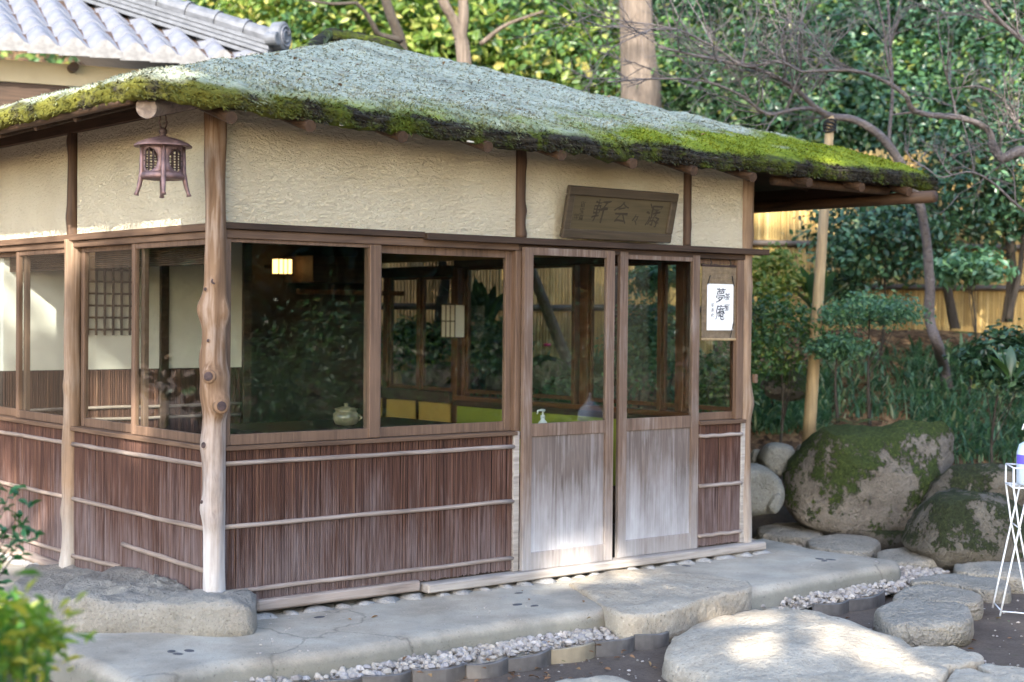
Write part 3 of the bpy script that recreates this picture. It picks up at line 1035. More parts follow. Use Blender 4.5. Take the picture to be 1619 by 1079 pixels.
# ------------------------------------------------------------------ roof
RX0, RX1, RY0, RY1 = -.66, 5.46, -.46, 4.86
AX, AY, AZ = 2.08, 2.2, 3.50


def eave_top(x, y):
    t = (x - RX0) / (RX1 - RX0)
    return 2.662 - .070 * math.sin(min(1, t * 1.9) * math.pi / 2)


def roof_z(x, y):
    e = eave_top(x, y)
    dl, dr, df, db = (x - RX0), (RX1 - x), (y - RY0), (RY1 - y)
    sl_, sr = (AZ - 2.645) / (AX - RX0), (AZ - 2.545) / (RX1 - AX)
    sf, sb = (AZ - 2.56) / (AY - RY0), (AZ - 2.56) / (RY1 - AY)
    u = min(dl * sl_, dr * sr, df * sf, db * sb)
    d = min(dl, dr, df, db)
    z = e + u * (AZ - e) / (AZ - 2.57)
    z = min(z, AZ + .01) - .055 * math.exp(-d / .10)
    return z, d


def build_roof():
    nx, ny = 200, 170
    xs = RX0 + (RX1 - RX0) * (np.linspace(0, 1, nx) * .5 + .5 * (1 - np.cos(np.linspace(0, np.pi, nx))) / 2)
    ys = RY0 + (RY1 - RY0) * (np.linspace(0, 1, ny) * .5 + .5 * (1 - np.cos(np.linspace(0, np.pi, ny))) / 2)
    vs, fs, ev = [], [], []
    def edge_wob(x, y): return .03 * nz(x, y, 4, 2.2) + .014 * nz(x, y, 4, 9)
    for j, y in enumerate(ys):
        for i, x in enumerate(xs):
            z, d = roof_z(x, y)
            qx, qy = x, y
            if d < .3:
                k = (1 - d / .3) * edge_wob(x, y)
                if i in range(0, nx) and (y - RY0) == d: qy -= k
                elif (RY1 - y) == d: qy += k
                if (x - RX0) == d: qx -= k
                elif (RX1 - x) == d: qx += k
            z += .018 * fbm(x, y, 0, 3, 4) + .010 * nz(x, y, 2, 16)
            vs.append((qx, qy, z))
            ev.append(d)
    for j in range(ny - 1):
        for i in range(nx - 1): fs.append((j * nx + i, j * nx + i + 1, (j + 1) * nx + i + 1, (j + 1) * nx + i))
    # the cut edge, layered and ragged, then the underside
    ring = [i for i in range(nx)] + [j * nx + nx - 1 for j in range(1, ny)] + [(ny - 1) * nx + i for i in range(nx - 2, -1, -1)] + [j * nx for j in range(ny - 2, 0, -1)]
    m = len(ring)
    prev = ring
    cx, cy = (RX0 + RX1) / 2, (RY0 + RY1) / 2
    for lay, (dz, ins) in enumerate(((-.016, -.012), (-.032, .004), (-.05, -.006), (-.068, .012), (-.075, .05))):
        cur = []
        for r in ring:
            x, y, z = vs[r]
            k = ins + .020 * nz(x, y, lay * 3, 9) + .012 * nz(x, y, lay * 5, 30)
            dx = 1 if abs(x - RX0) < .08 else (-1 if abs(RX1 - x) < .08 else 0)
            dy = 1 if abs(y - RY0) < .08 else (-1 if abs(RY1 - y) < .08 else 0)
            vs.append((x + dx * k, y + dy * k, z + dz + (.014 * nz(x, y, lay, 16) + .018 * nz(x, y, 8, 5)) * (1 if lay > 1 else .4)))
            ev.append(-.02 * (lay + 1))
            cur.append(len(vs) - 1)
        for k in range(m): fs.append((prev[k], cur[k], cur[(k + 1) % m], prev[(k + 1) % m]))
        prev = cur
    o = link_mesh('thatch_roof', vs, fs, MAT['thatch'], TH, True)
    at_ = o.data.attributes.new('eave', 'FLOAT', 'POINT')
    at_.data.foreach_set('value', ev)
    # sheathing under the thatch (dark boards), following the slopes
    uv, uf = [], []
    nn = 24
    for j in range(nn):
        for i in range(nn):
            x = RX0 + .06 + (RX1 - RX0 - .12) * i / (nn - 1)
            y = RY0 + .06 + (RY1 - RY0 - .12) * j / (nn - 1)
            z, d = roof_z(x, y)
            uv.append((x, y, z - .085 + .05 * math.exp(-d / .1) - .02))
    for j in range(nn - 1):
        for i in range(nn - 1): uf.append((j * nn + i, (j + 1) * nn + i, (j + 1) * nn + i + 1, j * nn + i + 1))
    link_mesh('roof_sheathing', uv, uf, MAT['dark_x'], TH)
    # tufts of lichen, dead needles and moss over the whole surface: geometry too fine to count
    N = 64000
    X = rng.uniform(RX0, RX1, N)
    Y = RY0 + (RY1 - RY0) * rng.power(.62, N)
    V = np.zeros((N, 3, 3))
    E = np.zeros(N)
    for i in range(N):
        z, d = roof_z(X[i], Y[i])
        z += .018 * fbm(X[i], Y[i], 0, 3, 4) + .010 * nz(X[i], Y[i], 2, 16)
        E[i] = d
        c = np.array([X[i], Y[i], z - .002])
        a = rng.uniform(0, 6.28)
        near = d < .5
        h = rng.uniform(.003, .010) * (1.5 if near else 1)
        wv = np.array([math.cos(a), math.sin(a), 0]) * rng.uniform(.004, .010)
        tip = np.array([rng.normal(0, .010), rng.normal(0, .010) - .004, h])
        V[i] = [c - wv, c + wv, c + tip]
    # hanging wisps along the front, left and right cut edge
    N2 = 6500
    V2 = np.zeros((N2, 3, 3))
    E2 = np.full(N2, -.03)
    for i in range(N2):
        s_ = rng.uniform()
        if s_ < .62:
            x, y, ox, oy = rng.uniform(RX0, RX1), RY0, 0, -1
        elif s_ < .85:
            x, y, ox, oy = RX0, rng.uniform(RY0, RY1), -1, 0
        else:
            x, y, ox, oy = RX1, rng.uniform(RY0, RY1), 1, 0
        z, d = roof_z(x, y)
        t = rng.uniform(0, .085)
        k = edge_wob(x, y)
        c = np.array([x + ox * (k + .004), y + oy * (k + .004), z - t + .01])
        ln = rng.uniform(.005, .020)
        al = np.array([abs(oy), abs(ox), 0]) * rng.uniform(.004, .012)
        tip = np.array([ox * rng.uniform(0, .02) + rng.normal(0, .008), oy * rng.uniform(0, .02) + rng.normal(0, .008), -ln if rng.uniform() < .7 else ln * .3])
        V2[i] = [c - al, c + al, c + tip]
        E2[i] = .02 if (t < .04 or rng.uniform() < .15) else -.06
    VV = np.concatenate([V, V2]).reshape(-1, 3)
    EE = np.repeat(np.concatenate([E, E2]), 3)
    tq = tri_mesh('roof_tufts', VV, np.arange(len(VV)).reshape(-1, 3), MAT['tuft'], TH, 'stuff')
    q = tq.data.attributes.new('eave', 'FLOAT', 'POINT')
    q.data.foreach_set('value', EE)
    # ridge cap on the peak: two short mossy wedges
    for dx, dy in ((-.62, -.60), (.42, -.33)):
        pts = spline([(AX, AY, AZ + .0), (AX + dx * .5, AY + dy * .5, roof_z(AX + dx * .5, AY + dy * .5)[0] + .005), (AX + dx, AY + dy, roof_z(AX + dx, AY + dy)[0] - .02)], 6)
        c = part('ridge_cap', MB().tube(pts, [.045 + .012 * nz(i * .7, dx) for i in range(len(pts) - 1)] + [.02], 10), 'thatch', smooth=True)
        a2 = c.data.attributes.new('eave', 'FLOAT', 'POINT')
        a2.data.foreach_set('value', [.012 + .03 * math.sin(i * 1.3) for i in range(len(c.data.vertices))])
    # rafters
    for x in (-.174, .269, .83, 1.396, 1.925, 2.481, 2.99, 3.52, 4.06, 4.6, 5.12):
        z = 2.474 - .016 * min(3.4, max(0, x))
        pts = [(x, RY0 - .015, z), (x + .01, -.1, z + .118), (x, .3, z + .25)]
        part('rafter', MB().tube(pts, [.031, .033, .034], 10), 'rafter', smooth=False)
    for y in (.35, .85, 1.35, 1.9, 2.4, 2.9, 3.4):
        z = roof_z(RX0 + .05, y)[0] - .13
        part('rafter', MB().tube([(RX0 + .06, y, z), (.02, y, z + .2)], [.022, .024], 10), 'rafter')
    for y in (.5, 1.2, 1.9, 2.6, 3.3):
        z = roof_z(RX1 - .05, y)[0] - .13
        part('rafter', MB().tube([(RX1 - .03, y, z), (4.05, y, z + .34)], [.024, .026], 10), 'rafter')
    part('hip_rafter', MB().tube([(-.56, -.36, 2.50), (-.2, -.06, 2.60), (.3, .35, 2.76)], [.052, .054, .056], 16), 'batten_y')
    part('eave_batten', MB().tube(spline([(RX0 + .05, RY0 + .14, 2.535), (RX0 + .05, 1.5, 2.53), (RX0 + .05, 4.6, 2.53)], 5), .022, 8), 'rafter', smooth=True)
    bx('wall_plate', (-.02, -.02, 2.60), (.075, 4.5, 2.67), 'rafter')
    e_ = L(1478, 311, 5.2)
    pts = [(5.2 + .012 * nz(k, 2), e_[1] + k * .5, e_[2] + .010 * nz(k, 7)) for k in range(10)]
    part('eave_purlin', MB().tube(pts, .042, 12), 'rafter', smooth=True)
    bx('dark_gap_board', (5.19, e_[1] + .40, e_[2] + .02), (5.21, 4.3, 2.505), 'dark_y')  # added dark board; keeps a bright gap out of the shaded eave underside
    pts = [(3.9 + k * .2, -.30, 2.435 + .006 * nz(k, 3)) for k in range(7)]
    part('eave_purlin', MB().tube(pts, .030, 10), 'rafter', smooth=True)
    # a few pale broken bark flakes under the edge
    for x, y in ((545, 196), (745, 222), (655, 205)):
        c = F(x, y, RY0 + .02)
        MB().box((c[0] - .028, c[1], c[2] - .012), (c[0] + .028, c[1] + .006, c[2] + .012)).build('bark_flake', MAT['cream_paper'], TH).rotation_euler = (0, 0, 0)


def tri_mesh(name, V, T, mat, parent=None, kind=None, origin=None, smooth=False):
    V = np.asarray(V, np.float32)
    if origin is not None: V = V - np.array(origin, np.float32)
    T = np.asarray(T, np.int32)
    me = bpy.data.meshes.new(name)
    me.vertices.add(len(V))
    me.vertices.foreach_set('co', V.ravel())
    n = T.shape[1]
    me.loops.add(T.size)
    me.loops.foreach_set('vertex_index', T.ravel())
    me.polygons.add(len(T))
    me.polygons.foreach_set('loop_start', np.arange(0, T.size, n, dtype=np.int32))
    me.update(calc_edges=True)
    me.materials.append(mat)
    if smooth: me.polygons.foreach_set('use_smooth', [True] * len(T))
    return link(name, me, parent, 0, origin, kind)


build_roof()

# ------------------------------------------------------------------ foliage helpers
def unit(a): return a / (np.linalg.norm(a, axis=-1, keepdims=True) + 1e-9)


def leaf_tris(C, size, normal, aspect=.45, fold=.18, axis=None):
    """diamond leaves folded along the midrib; C (N,3), size (N,), normal (N,3)"""
    N = len(C)
    n = unit(normal)
    a = rng.normal(size=(N, 3)) if axis is None else axis
    a = unit(a - n * np.sum(a * n, 1, keepdims=True))
    b = np.cross(n, a)
    s = size[:, None]
    base = C - a * s * .5
    tip = C + a * s * .5 - n * s * .10
    up = n * s * fold * .5
    l1 = C - a * s * .12 + b * s * aspect * .5 + up
    l2 = C + a * s * .18 + b * s * aspect * .40 + up
    r1 = C - a * s * .12 - b * s * aspect * .5 + up
    r2 = C + a * s * .18 - b * s * aspect * .40 + up
    V = np.stack([base, l1, l2, tip, r2, r1], 1).reshape(-1, 3)
    k = (np.arange(N) * 6)[:, None]
    T = np.concatenate([k + np.array([0, 2, 1]), k + np.array([0, 3, 2]), k + np.array([0, 4, 3]), k + np.array([0, 5, 4])])
    return V, T


def clump_points(nc, per, rad, spread=.24, inner=.45, flat=1.0):
    """points in clumps through an ellipsoid, with the outward direction"""
    d = unit(rng.normal(size=(nc, 3)))
    r = inner + (1 - inner) * rng.uniform(size=(nc, 1)) ** .6
    cc = d * r * np.array(rad)
    k = np.repeat(cc, per, 0)
    off = rng.normal(size=(nc * per, 3)) * spread * np.mean(rad) * np.array([1, 1, .55 * flat])
    P = k + off
    return P, unit(np.repeat(d, per, 0) + off * .8)


def crown_data(nc, per, rad, size, spread=.24, aspect=.45, up=.7, inner=.45):
    P, O = clump_points(nc, per, rad, spread, inner)
    n = rng.normal(size=P.shape) * .55 + O * .55 + np.array([0, 0, up])
    sz = size * rng.uniform(.7, 1.25, len(P))
    return leaf_tris(P, sz, n, aspect)


def branchy(mb, base, h, r, crown_c, crown_r, n=9, lean=None):
    """tapered trunk and limbs reaching into a crown"""
    base = np.array(base, float)
    cc = np.array(crown_c, float)
    mid = (base + cc) / 2 + rng.normal(size=3) * h * .04
    pts = spline([base, mid, cc + np.array([0, 0, crown_r[2] * .4])], 5)
    rr = np.linspace(r, r * .25, len(pts))
    mb.tube(pts, rr, 8)
    for i in range(n):
        t = rng.uniform(.45, .95)
        p0 = pts[int(t * (len(pts) - 1))]
        d = unit(rng.normal(size=3)) * np.array(crown_r) * .75
        d[2] = abs(d[2]) * .7
        p2 = cc + d
        pm = (p0 + p2) / 2 + np.array([0, 0, -.06 * h]) * rng.uniform(0, 1)
        mb.tube(spline([p0, pm, p2], 4), np.linspace(r * .4 * (1.1 - t * .6), r * .08, 9), 5)
    return mb


def shrub(name, label, cat, x, y, depth, rx, rz, mat, leaf=.05, nc=90, per=26, aspect=.5, base_y=None, trunk='bark_dark', group=None, ry=None, up=.6, inner=.4, spread=.24, rtrunk=.018):
    """leafy plant whose crown centre is seen at pixel (x, y); rx, rz in metres"""
    c = at(x, y, depth)
    b = np.array([c[0], c[1], float(terrain(c[0], c[1]))])
    if base_y is not None: b = at(x, base_y, depth)
    t = thing(name, label, cat, b, 0, group)
    V, T = crown_data(nc, per, (rx, ry or rx, rz), leaf, spread, aspect, up, inner)
    tri_mesh('crown', V + (c - b), T, MAT[mat], t)
    branchy(MB(), (0, 0, -.05), max(.2, c[2] - b[2]), rtrunk, c - b, (rx, ry or rx, rz), 7).build('trunk', MAT[trunk], t, True)
    return t


# ------------------------------------------------------------------ bamboo fence: two runs
def fence(label, p0, p1, zb0, zb1, height, rails):
    p0, p1 = np.array(p0), np.array(p1)
    t = thing('bamboo_fence', label, 'fence', (p0[0], p0[1], zb0))
    ln = np.linalg.norm(p1[:2] - p0[:2])
    d = (p1 - p0)[:2] / ln
    nrm = np.array([d[1], -d[0]])
    if nrm.dot(CAM[:2] - p0[:2]) < 0: nrm = -nrm
    mb = MB()
    s = 0
    while s < ln:
        wd = random.uniform(.026, .036)
        zb = (zb1 - zb0) * s / ln
        q = d * s
        tn = nrm * random.uniform(0, .006)
        h = height + random.uniform(-.03, .03)
        a, b_ = q + tn, q + d * (wd - .003) + tn
        m_ = (a + b_) / 2 + nrm * .009
        mb.add([(*a, zb - .3), (*m_, zb - .3), (*b_, zb - .3), (*a, zb + h), (*m_, zb + h), (*b_, zb + h)], [(0, 1, 4, 3), (1, 2, 5, 4), (0, 3, 5, 2)])
        s += wd
    mb.build('split_bamboo_screen', MAT['bamboo'], t, kind='stuff')
    for z in rails:
        pts = [(*(d * ln * k / 12 + nrm * .035), z - zb0 + .012 * nz(k, z)) for k in range(13)]
        MB().tube(pts, .032, 8).build('rail', MAT['bamboo_rail'], t, True)
    n = int(ln / 1.8)
    for k in range(n + 1):
        q = d * ln * k / n - nrm * .05
        MB().tube([(*q, -.4), (*q, height + .05)], .045, 8).build('fence_post', MAT['bark_dark'], t, True)
    return t


a0, a1 = at(1130, 480, 16.0), at(1760, 480, 16.6)
fence('golden split bamboo fence on the bank right of the teahouse', a0, a1, 1.5, 1.55, 1.75, (1.87, 2.30))
a0, a1 = at(520, 480, 14.9), at(1128, 480, 15.2)
fence('golden split bamboo fence seen through the teahouse windows', a0, a1, 1.15, 1.25, 1.75, (1.62, 2.25))

# ------------------------------------------------------------------ main house with tiled roof
def build_house():
    ex = unit(np.array([.973, -.232]))
    ey = np.array([-ex[1], ex[0]])
    A = at(-165, 46, 12.1)
    root = thing('tiled_house', 'neighbouring house with bright silver tiled roof behind the teahouse', 'house', (A[0], A[1], -.16), math.atan2(ex[1], ex[0]))
    z0 = A[2] + .16
    P_ = .245
    slope = math.tan(R(25))
    rows, colsn = 9, 13
    vs, fs = [], []
    K = 9
    prof = []
    for k in range(K):
        u = k / (K - 1)
        prof.append((u * P_ * 1.06, .045 * (math.sin((u - .25) * 2 * math.pi) if True else 0) + .012 * u))
    Ln = .27
    for j, (yy, dz) in enumerate(((0, 0), (Ln * 1.12, 0))):
        for (px, pz) in prof: vs.append((px, yy, pz + yy * slope * .93))
    for (px, pz) in prof: vs.append((px, 0.0, pz - .022))
    for k in range(K - 1):
        fs.append((k, k + 1, K + k + 1, K + k))
        fs.append((2 * K + k, 2 * K + k + 1, k + 1, k))
    me = bpy.data.meshes.new('tile')
    me.from_pydata(vs, [], fs)
    me.update()
    me.polygons.foreach_set('use_smooth', [i % 2 == 0 for i in range(len(fs))])
    me.materials.append(MAT['tile'])
    W = colsn * P_
    for j in range(rows):
        for i in range(colsn):
            # the hip cuts the far right corner
            if (i + .5) * P_ > W - j * Ln * .98 + .25: continue
            o = bpy.data.objects.new('roof_tile', me)
            COL.objects.link(o)
            o.parent = root
            o.location = (i * P_ + random.uniform(-.004, .004), j * Ln, z0 + j * Ln * slope + .0)
            o.rotation_euler = (random.uniform(-.012, .012), random.uniform(-.01, .01), random.uniform(-.008, .008))
    # eave tiles: deep flat faces under the first course
    vs, fs = [], []
    for k, (px, pz) in enumerate(prof): vs.append((px, -.012, pz + .0))
    for k, (px, pz) in enumerate(prof): vs.append((px, -.016, -.105 + .012 * px / P_))
    for k, (px, pz) in enumerate(prof): vs.append((px, .03, -.10 + .012 * px / P_))
    for k in range(K - 1):
        fs.append((K + k, K + k + 1, k + 1, k))
        fs.append((2 * K + k, 2 * K + k + 1, K + k + 1, K + k))
    me2 = bpy.data.meshes.new('eave_tile')
    me2.from_pydata(vs, [], fs)
    me2.update()
    me2.materials.append(MAT['tile_edge'])
    for i in range(colsn):
        o = bpy.data.objects.new('eave_tile', me2)
        COL.objects.link(o)
        o.parent = root
        o.location = (i * P_, random.uniform(-.004, .004), z0 + random.uniform(-.004, .002))
    # roof deck, soffit and walls
    D = rows * Ln
    MB().add([(0, .02, z0 - .03), (W, .02, z0 - .03), (W - D, D, z0 - .03 + D * slope), (0, D, z0 - .03 + D * slope)], [(0, 1, 2, 3)]).build('roof_deck', MAT['dark_x'], root)
    MB().add([(W, .02, z0 - .03), (W, 5, z0 - .03), (W - D, D, z0 - .03 + D * slope)], [(0, 1, 2)]).build('roof_deck', MAT['tile'], root)
    MB().box((-3, .39, z0 - .18), (W - .3, 5, z0 - .12)).build('soffit', MAT['cream_board'], root)
    MB().box((-3, .32, z0 - .30), (W - .3, .38, z0 - .121)).build('eave_board', MAT['cream_board'], root)
    MB().box((-3, .34, z0 - .66), (W - .4, .5, z0 - .301)).build('dark_beam', MAT['dark_x'], root)
    MB().box((-3, .6, .0), (W - .5, 4.8, z0 - .181)).build('wall', MAT['dark_wall'], root)
    for i in range(3):
        MB().tube([(.12 + i * .92 + .35, .22, z0 - .155), (.12 + i * .92 + .35, .5, z0 - .155)], .04, 12).build('rafter_end', MAT['dark_x'], root)
    # hip ridge
    e0 = np.array([W - .12, .06, z0 + .19])
    dirr = unit(np.array([-1, .98, slope * .98]))
    n = 11
    for k in range(n):
        p = e0 + dirr * (k * .30)
        q = p + dirr * .30
        mb = MB()
        mb.tube([p, q], [.082, .078], 14)
        mb.tube([p - dirr * .012, p + dirr * .03], [.094, .094], 14)
        mb.build('ridge_tile', MAT['tile_dark'], root, False)
    side = np.array([dirr[1], -dirr[0], 0])
    side = side / np.linalg.norm(side)
    for lay, (hw, z) in enumerate(((.13, -.075), (.15, -.115), (.16, -.155), (.17, -.2))):
        a, b = e0 + np.array([0, 0, z]), e0 + dirr * 3.3 + np.array([0, 0, z])
        vs = [a - side * hw, a + side * hw, b + side * hw, b - side * hw]
        vs += [v + np.array([0, 0, .033]) for v in vs]
        MB().add(vs, [(0, 3, 2, 1), (4, 5, 6, 7), (0, 1, 5, 4), (1, 2, 6, 5), (2, 3, 7, 6), (3, 0, 4, 7)]).build('ridge_course', MAT['tile_dark'], root)
    d2 = np.array([dirr[0], dirr[1], 0])
    d2 /= np.linalg.norm(d2)
    c = e0 - d2 * .03 + np.array([0, 0, .02])
    o = MB().tube([c + d2 * .04, c - d2 * .05, c - d2 * .06], [.125, .125, .11], 22).build('ridge_end_tile', MAT['tile_dark'], root)
    for r in (.085, .05):
        ring = [c - d2 * .062 + side * r * math.cos(t) + np.array([0, 0, r * math.sin(t)]) for t in np.linspace(.3, 5.6, 20)]
        MB().tube(ring, .009, 6).build('swirl', MAT['tile'], o, True)
    c2 = c - side * .13 + np.array([0, 0, -.04])
    MB().tube([c2 + d2 * .05, c2 - d2 * .05, c2 - d2 * .055], [.06, .06, .05], 16).build('ridge_end_roll', MAT['tile_dark'], root)
    return root


HOUSE = build_house()

# ------------------------------------------------------------------ stones
STEP = []
def px_outline(pts, Z): return [G(x, y, Z) for x, y in pts]


o = slab('base_stone', px_outline([(85, 935), (130, 912), (205, 893), (240, 896), (262, 912), (300, 928), (376, 930), (404, 944), (396, 958), (330, 960), (240, 954), (160, 955), (100, 952)], .145),
         .150, .22, MAT['base_stone'], .015, .06, 2, rough=.042, rings=18, n=110, dents=[(*G(155, 938, .14)[:2], .07, .05), (*G(178, 940, .14)[:2], .05, .05), (*G(262, 920, .14)[:2], .06, .02)])
tag(o, 'large grey base stone under the knotty corner post', 'stone')
o = slab('base_stone', px_outline([(40, 905), (100, 893), (190, 890), (235, 905), (240, 935), (170, 955), (80, 955), (20, 940)], .03), .06, .2, MAT['base_stone'], .02, .05, 5, rough=.03)
tag(o, 'flat dark topped stone beside the left reed wall behind leaves', 'stone')
o = slab('entry_stone', px_outline([(900, 921), (930, 908), (1000, 898), (1120, 905), (1178, 918), (1184, 930), (1125, 942), (1055, 964), (985, 972), (940, 946)], .02),
         .016, .2, MAT['pale_stone'], .01, .035, 8, rough=.024)
tag(o, 'wide pale entry stone set in the platform before the sliding doors', 'stone')

ZG = -.07
steps = [
    ('rough oval stepping stone nearest the white bottle stand, pitted on top', [(1382, 966), (1410, 951), (1470, 949), (1520, 953), (1538, 968), (1528, 985), (1470, 990), (1405, 985)], -.03),
    ('flat stepping stone partly behind the pitted oval stone', [(1412, 938), (1440, 927), (1500, 926), (1545, 935), (1553, 948), (1530, 952), (1450, 947), (1415, 945)], -.055),
    ('wide low stepping stone at the end of the gravel strip', [(1440, 917), (1470, 908), (1550, 907), (1590, 916), (1597, 932), (1562, 932), (1495, 922), (1445, 922)], -.075),
    ('stepping stone below the dark right boulder, cut by the picture edge', [(1508, 892), (1560, 884), (1640, 887), (1670, 900), (1640, 912), (1560, 908), (1515, 903)], -.05),
    ('long flat stepping stone between gravel and the dark right boulder', [(1386, 873), (1420, 865), (1500, 864), (1529, 874), (1515, 885), (1440, 887), (1392, 883)], -.05),
    ('greenish stepping stone touching the platform end', [(1275, 852), (1310, 845), (1370, 847), (1392, 857), (1370, 870), (1310, 868), (1280, 863)], -.04),
    ('flat stepping stone next to the teahouse corner post', [(1196, 833), (1230, 826), (1280, 828), (1302, 838), (1285, 850), (1230, 846), (1200, 842)], -.05),
    ('thin tan flagstone lying against the big mossy boulder', [(1333, 827), (1365, 820), (1420, 821), (1445, 827), (1432, 837), (1390, 842), (1345, 836)], -.03)]
for i, (lab, pts, z) in enumerate(steps):
    o = slab('stepping_stone', px_outline(pts, z), z, .14, MAT['stone' if i not in (7,) else 'boulder2'], .012, .035, 20 + i, rough=.026 if i == 0 else .014)
    tag(o, lab, 'stepping stone', 'stepping stones right of the teahouse')
o = slab('flat_boulder', px_outline([(1058, 1000), (1090, 978), (1150, 960), (1230, 951), (1290, 955), (1360, 975), (1430, 1000), (1453, 1022), (1420, 1045), (1330, 1075), (1230, 1085), (1110, 1050), (1052, 1030)], -.03),
         -.06, .18, MAT['pale_stone'], .07, .08, 40, rough=.02, rings=14, n=90)
tag(o, 'huge smooth pale domed stone in the foreground with streaks of sun', 'boulder')
flags = [
    ('pale flagstone wedged below the domed foreground stone', [(1245, 1079), (1300, 1050), (1360, 1034), (1395, 1045), (1440, 1062), (1450, 1085), (1400, 1110), (1260, 1105)]),
    ('flagstone sharing the sunny seam right of the domed stone', [(1400, 1033), (1450, 1020), (1490, 1018), (1540, 1030), (1555, 1042), (1500, 1052), (1440, 1048)]),
    ('small flagstone chip between two wider flagstones', [(1362, 1034), (1400, 1036), (1432, 1046), (1424, 1058), (1398, 1052)]),
    ('middle flagstone of the cracked row at the bottom edge', [(1420, 1060), (1450, 1048), (1497, 1054), (1490, 1072), (1460, 1090), (1425, 1080)]),
    ('cracked flagstone in the bottom right corner', [(1495, 1072), (1515, 1052), (1560, 1056), (1610, 1075), (1600, 1100), (1510, 1100)]),
    ('narrow flagstone running off the right picture edge', [(1545, 1046), (1570, 1044), (1640, 1056), (1680, 1080), (1620, 1076), (1570, 1060)]),
    ('round stone tip rising at the bottom edge beside the dark earth', [(1080, 1082), (1130, 1072), (1190, 1071), (1235, 1080), (1230, 1110), (1100, 1110)]),
    ('rounded grey stone top at the bottom centre edge', [(850, 1079), (900, 1070), (960, 1068), (1010, 1078), (1000, 1105), (870, 1105)])]
for i, (lab, pts) in enumerate(flags):
    o = slab('flagstone', px_outline(pts, -.05), -.05 - .006 * (i % 3), .12, MAT['pale_stone'], .010, .022, 60 + i, rough=.02)
    tag(o, lab, 'flagstone', 'flagstones along the bottom edge')

o = boulder('boulder', [(1236, 790), (1244, 745), (1262, 712), (1290, 680), (1330, 673), (1380, 679), (1440, 669), (1495, 670), (1515, 690), (1505, 730), (1482, 770), (1452, 845), (1400, 850), (1330, 845), (1262, 830)], 12.2, .42, MAT['boulder'], 1, .05)
tag(o, 'big blocky boulder with green moss on its face beside the wooden prop', 'boulder')
o = boulder('boulder', [(1430, 862), (1455, 815), (1480, 785), (1520, 776), (1575, 778), (1612, 800), (1645, 840), (1640, 900), (1560, 905), (1470, 895)], 10.9, .45, MAT['boulder2'], 2, .035)
tag(o, 'dark rounded boulder behind the white bottle stand', 'boulder')
o = boulder('boulder', [(1465, 800), (1485, 765), (1520, 742), (1575, 738), (1640, 745), (1680, 800), (1640, 850), (1520, 840)], 11.7, .4, MAT['boulder2'], 3, .04)
tag(o, 'brownish boulder behind and above the dark rounded one', 'boulder')
o = boulder('round_rock', [(1199, 725), (1210, 706), (1230, 700), (1252, 706), (1258, 725), (1246, 750), (1222, 753), (1205, 742)], 12.6, .18, MAT['cobble'], 4, .012, n=30, facets=0)
tag(o, 'smooth round grey rock resting on top of another rock', 'rock')
o = boulder('round_rock', [(1150, 765), (1165, 740), (1195, 734), (1222, 745), (1238, 768), (1234, 800), (1200, 815), (1155, 810)], 12.1, .2, MAT['cobble'], 5, .012, n=30, facets=0)
tag(o, 'large smooth grey rock directly right of the teahouse corner', 'rock')
o = boulder('small_rock', [(1212, 800), (1222, 784), (1234, 782), (1236, 800), (1228, 812), (1215, 811)], 11.9, .06, MAT['cobble'], 6, .008, n=24)
tag(o, 'small pointed rock leaning on the big mossy boulder', 'rock')
o = boulder('small_rock', [(1186, 722), (1192, 712), (1203, 712), (1206, 722), (1198, 732), (1188, 732)], 12.8, .07, MAT['cobble'], 7, .008, n=24)
tag(o, 'small rock half hidden by the teahouse corner post', 'rock')
o = boulder('small_rock', [(1256, 718), (1262, 704), (1272, 702), (1278, 712), (1270, 726), (1260, 728)], 12.9, .07, MAT['cobble'], 8, .008, n=24)
tag(o, 'small rock tucked behind the boulder below the wooden prop', 'rock')
# rocks behind the house seen through the glass
for i, (x, y, d, rx, ry, lab) in enumerate([(868, 590, 13.9, 38, 30, 'rounded mossy garden rock seen through the left sliding door'), (800, 598, 14.2, 34, 24, 'mossy garden rock seen beside the left door stile'),
                                             (690, 602, 14.4, 60, 26, 'long mossy rock seen through the second front window'), (950, 600, 13.6, 30, 24, 'mossy rock seen through the gap between the doors'), (1245, 610, 13.6, 42, 22, 'dark flat rock in shade under the round shrub')]):
    pts = [(x + rx * math.cos(t) * (1 + .1 * math.sin(3 * t + i)), y + ry * math.sin(t) * (1 + .12 * math.cos(2 * t + i))) for t in np.linspace(0, 2 * math.pi, 10)[:-1]]
    o = boulder('garden_rock', pts, d, rx / FPX * d * .8, MAT['boulder'], 30 + i, .03, n=27, rings=6)
    tag(o, lab, 'rock')

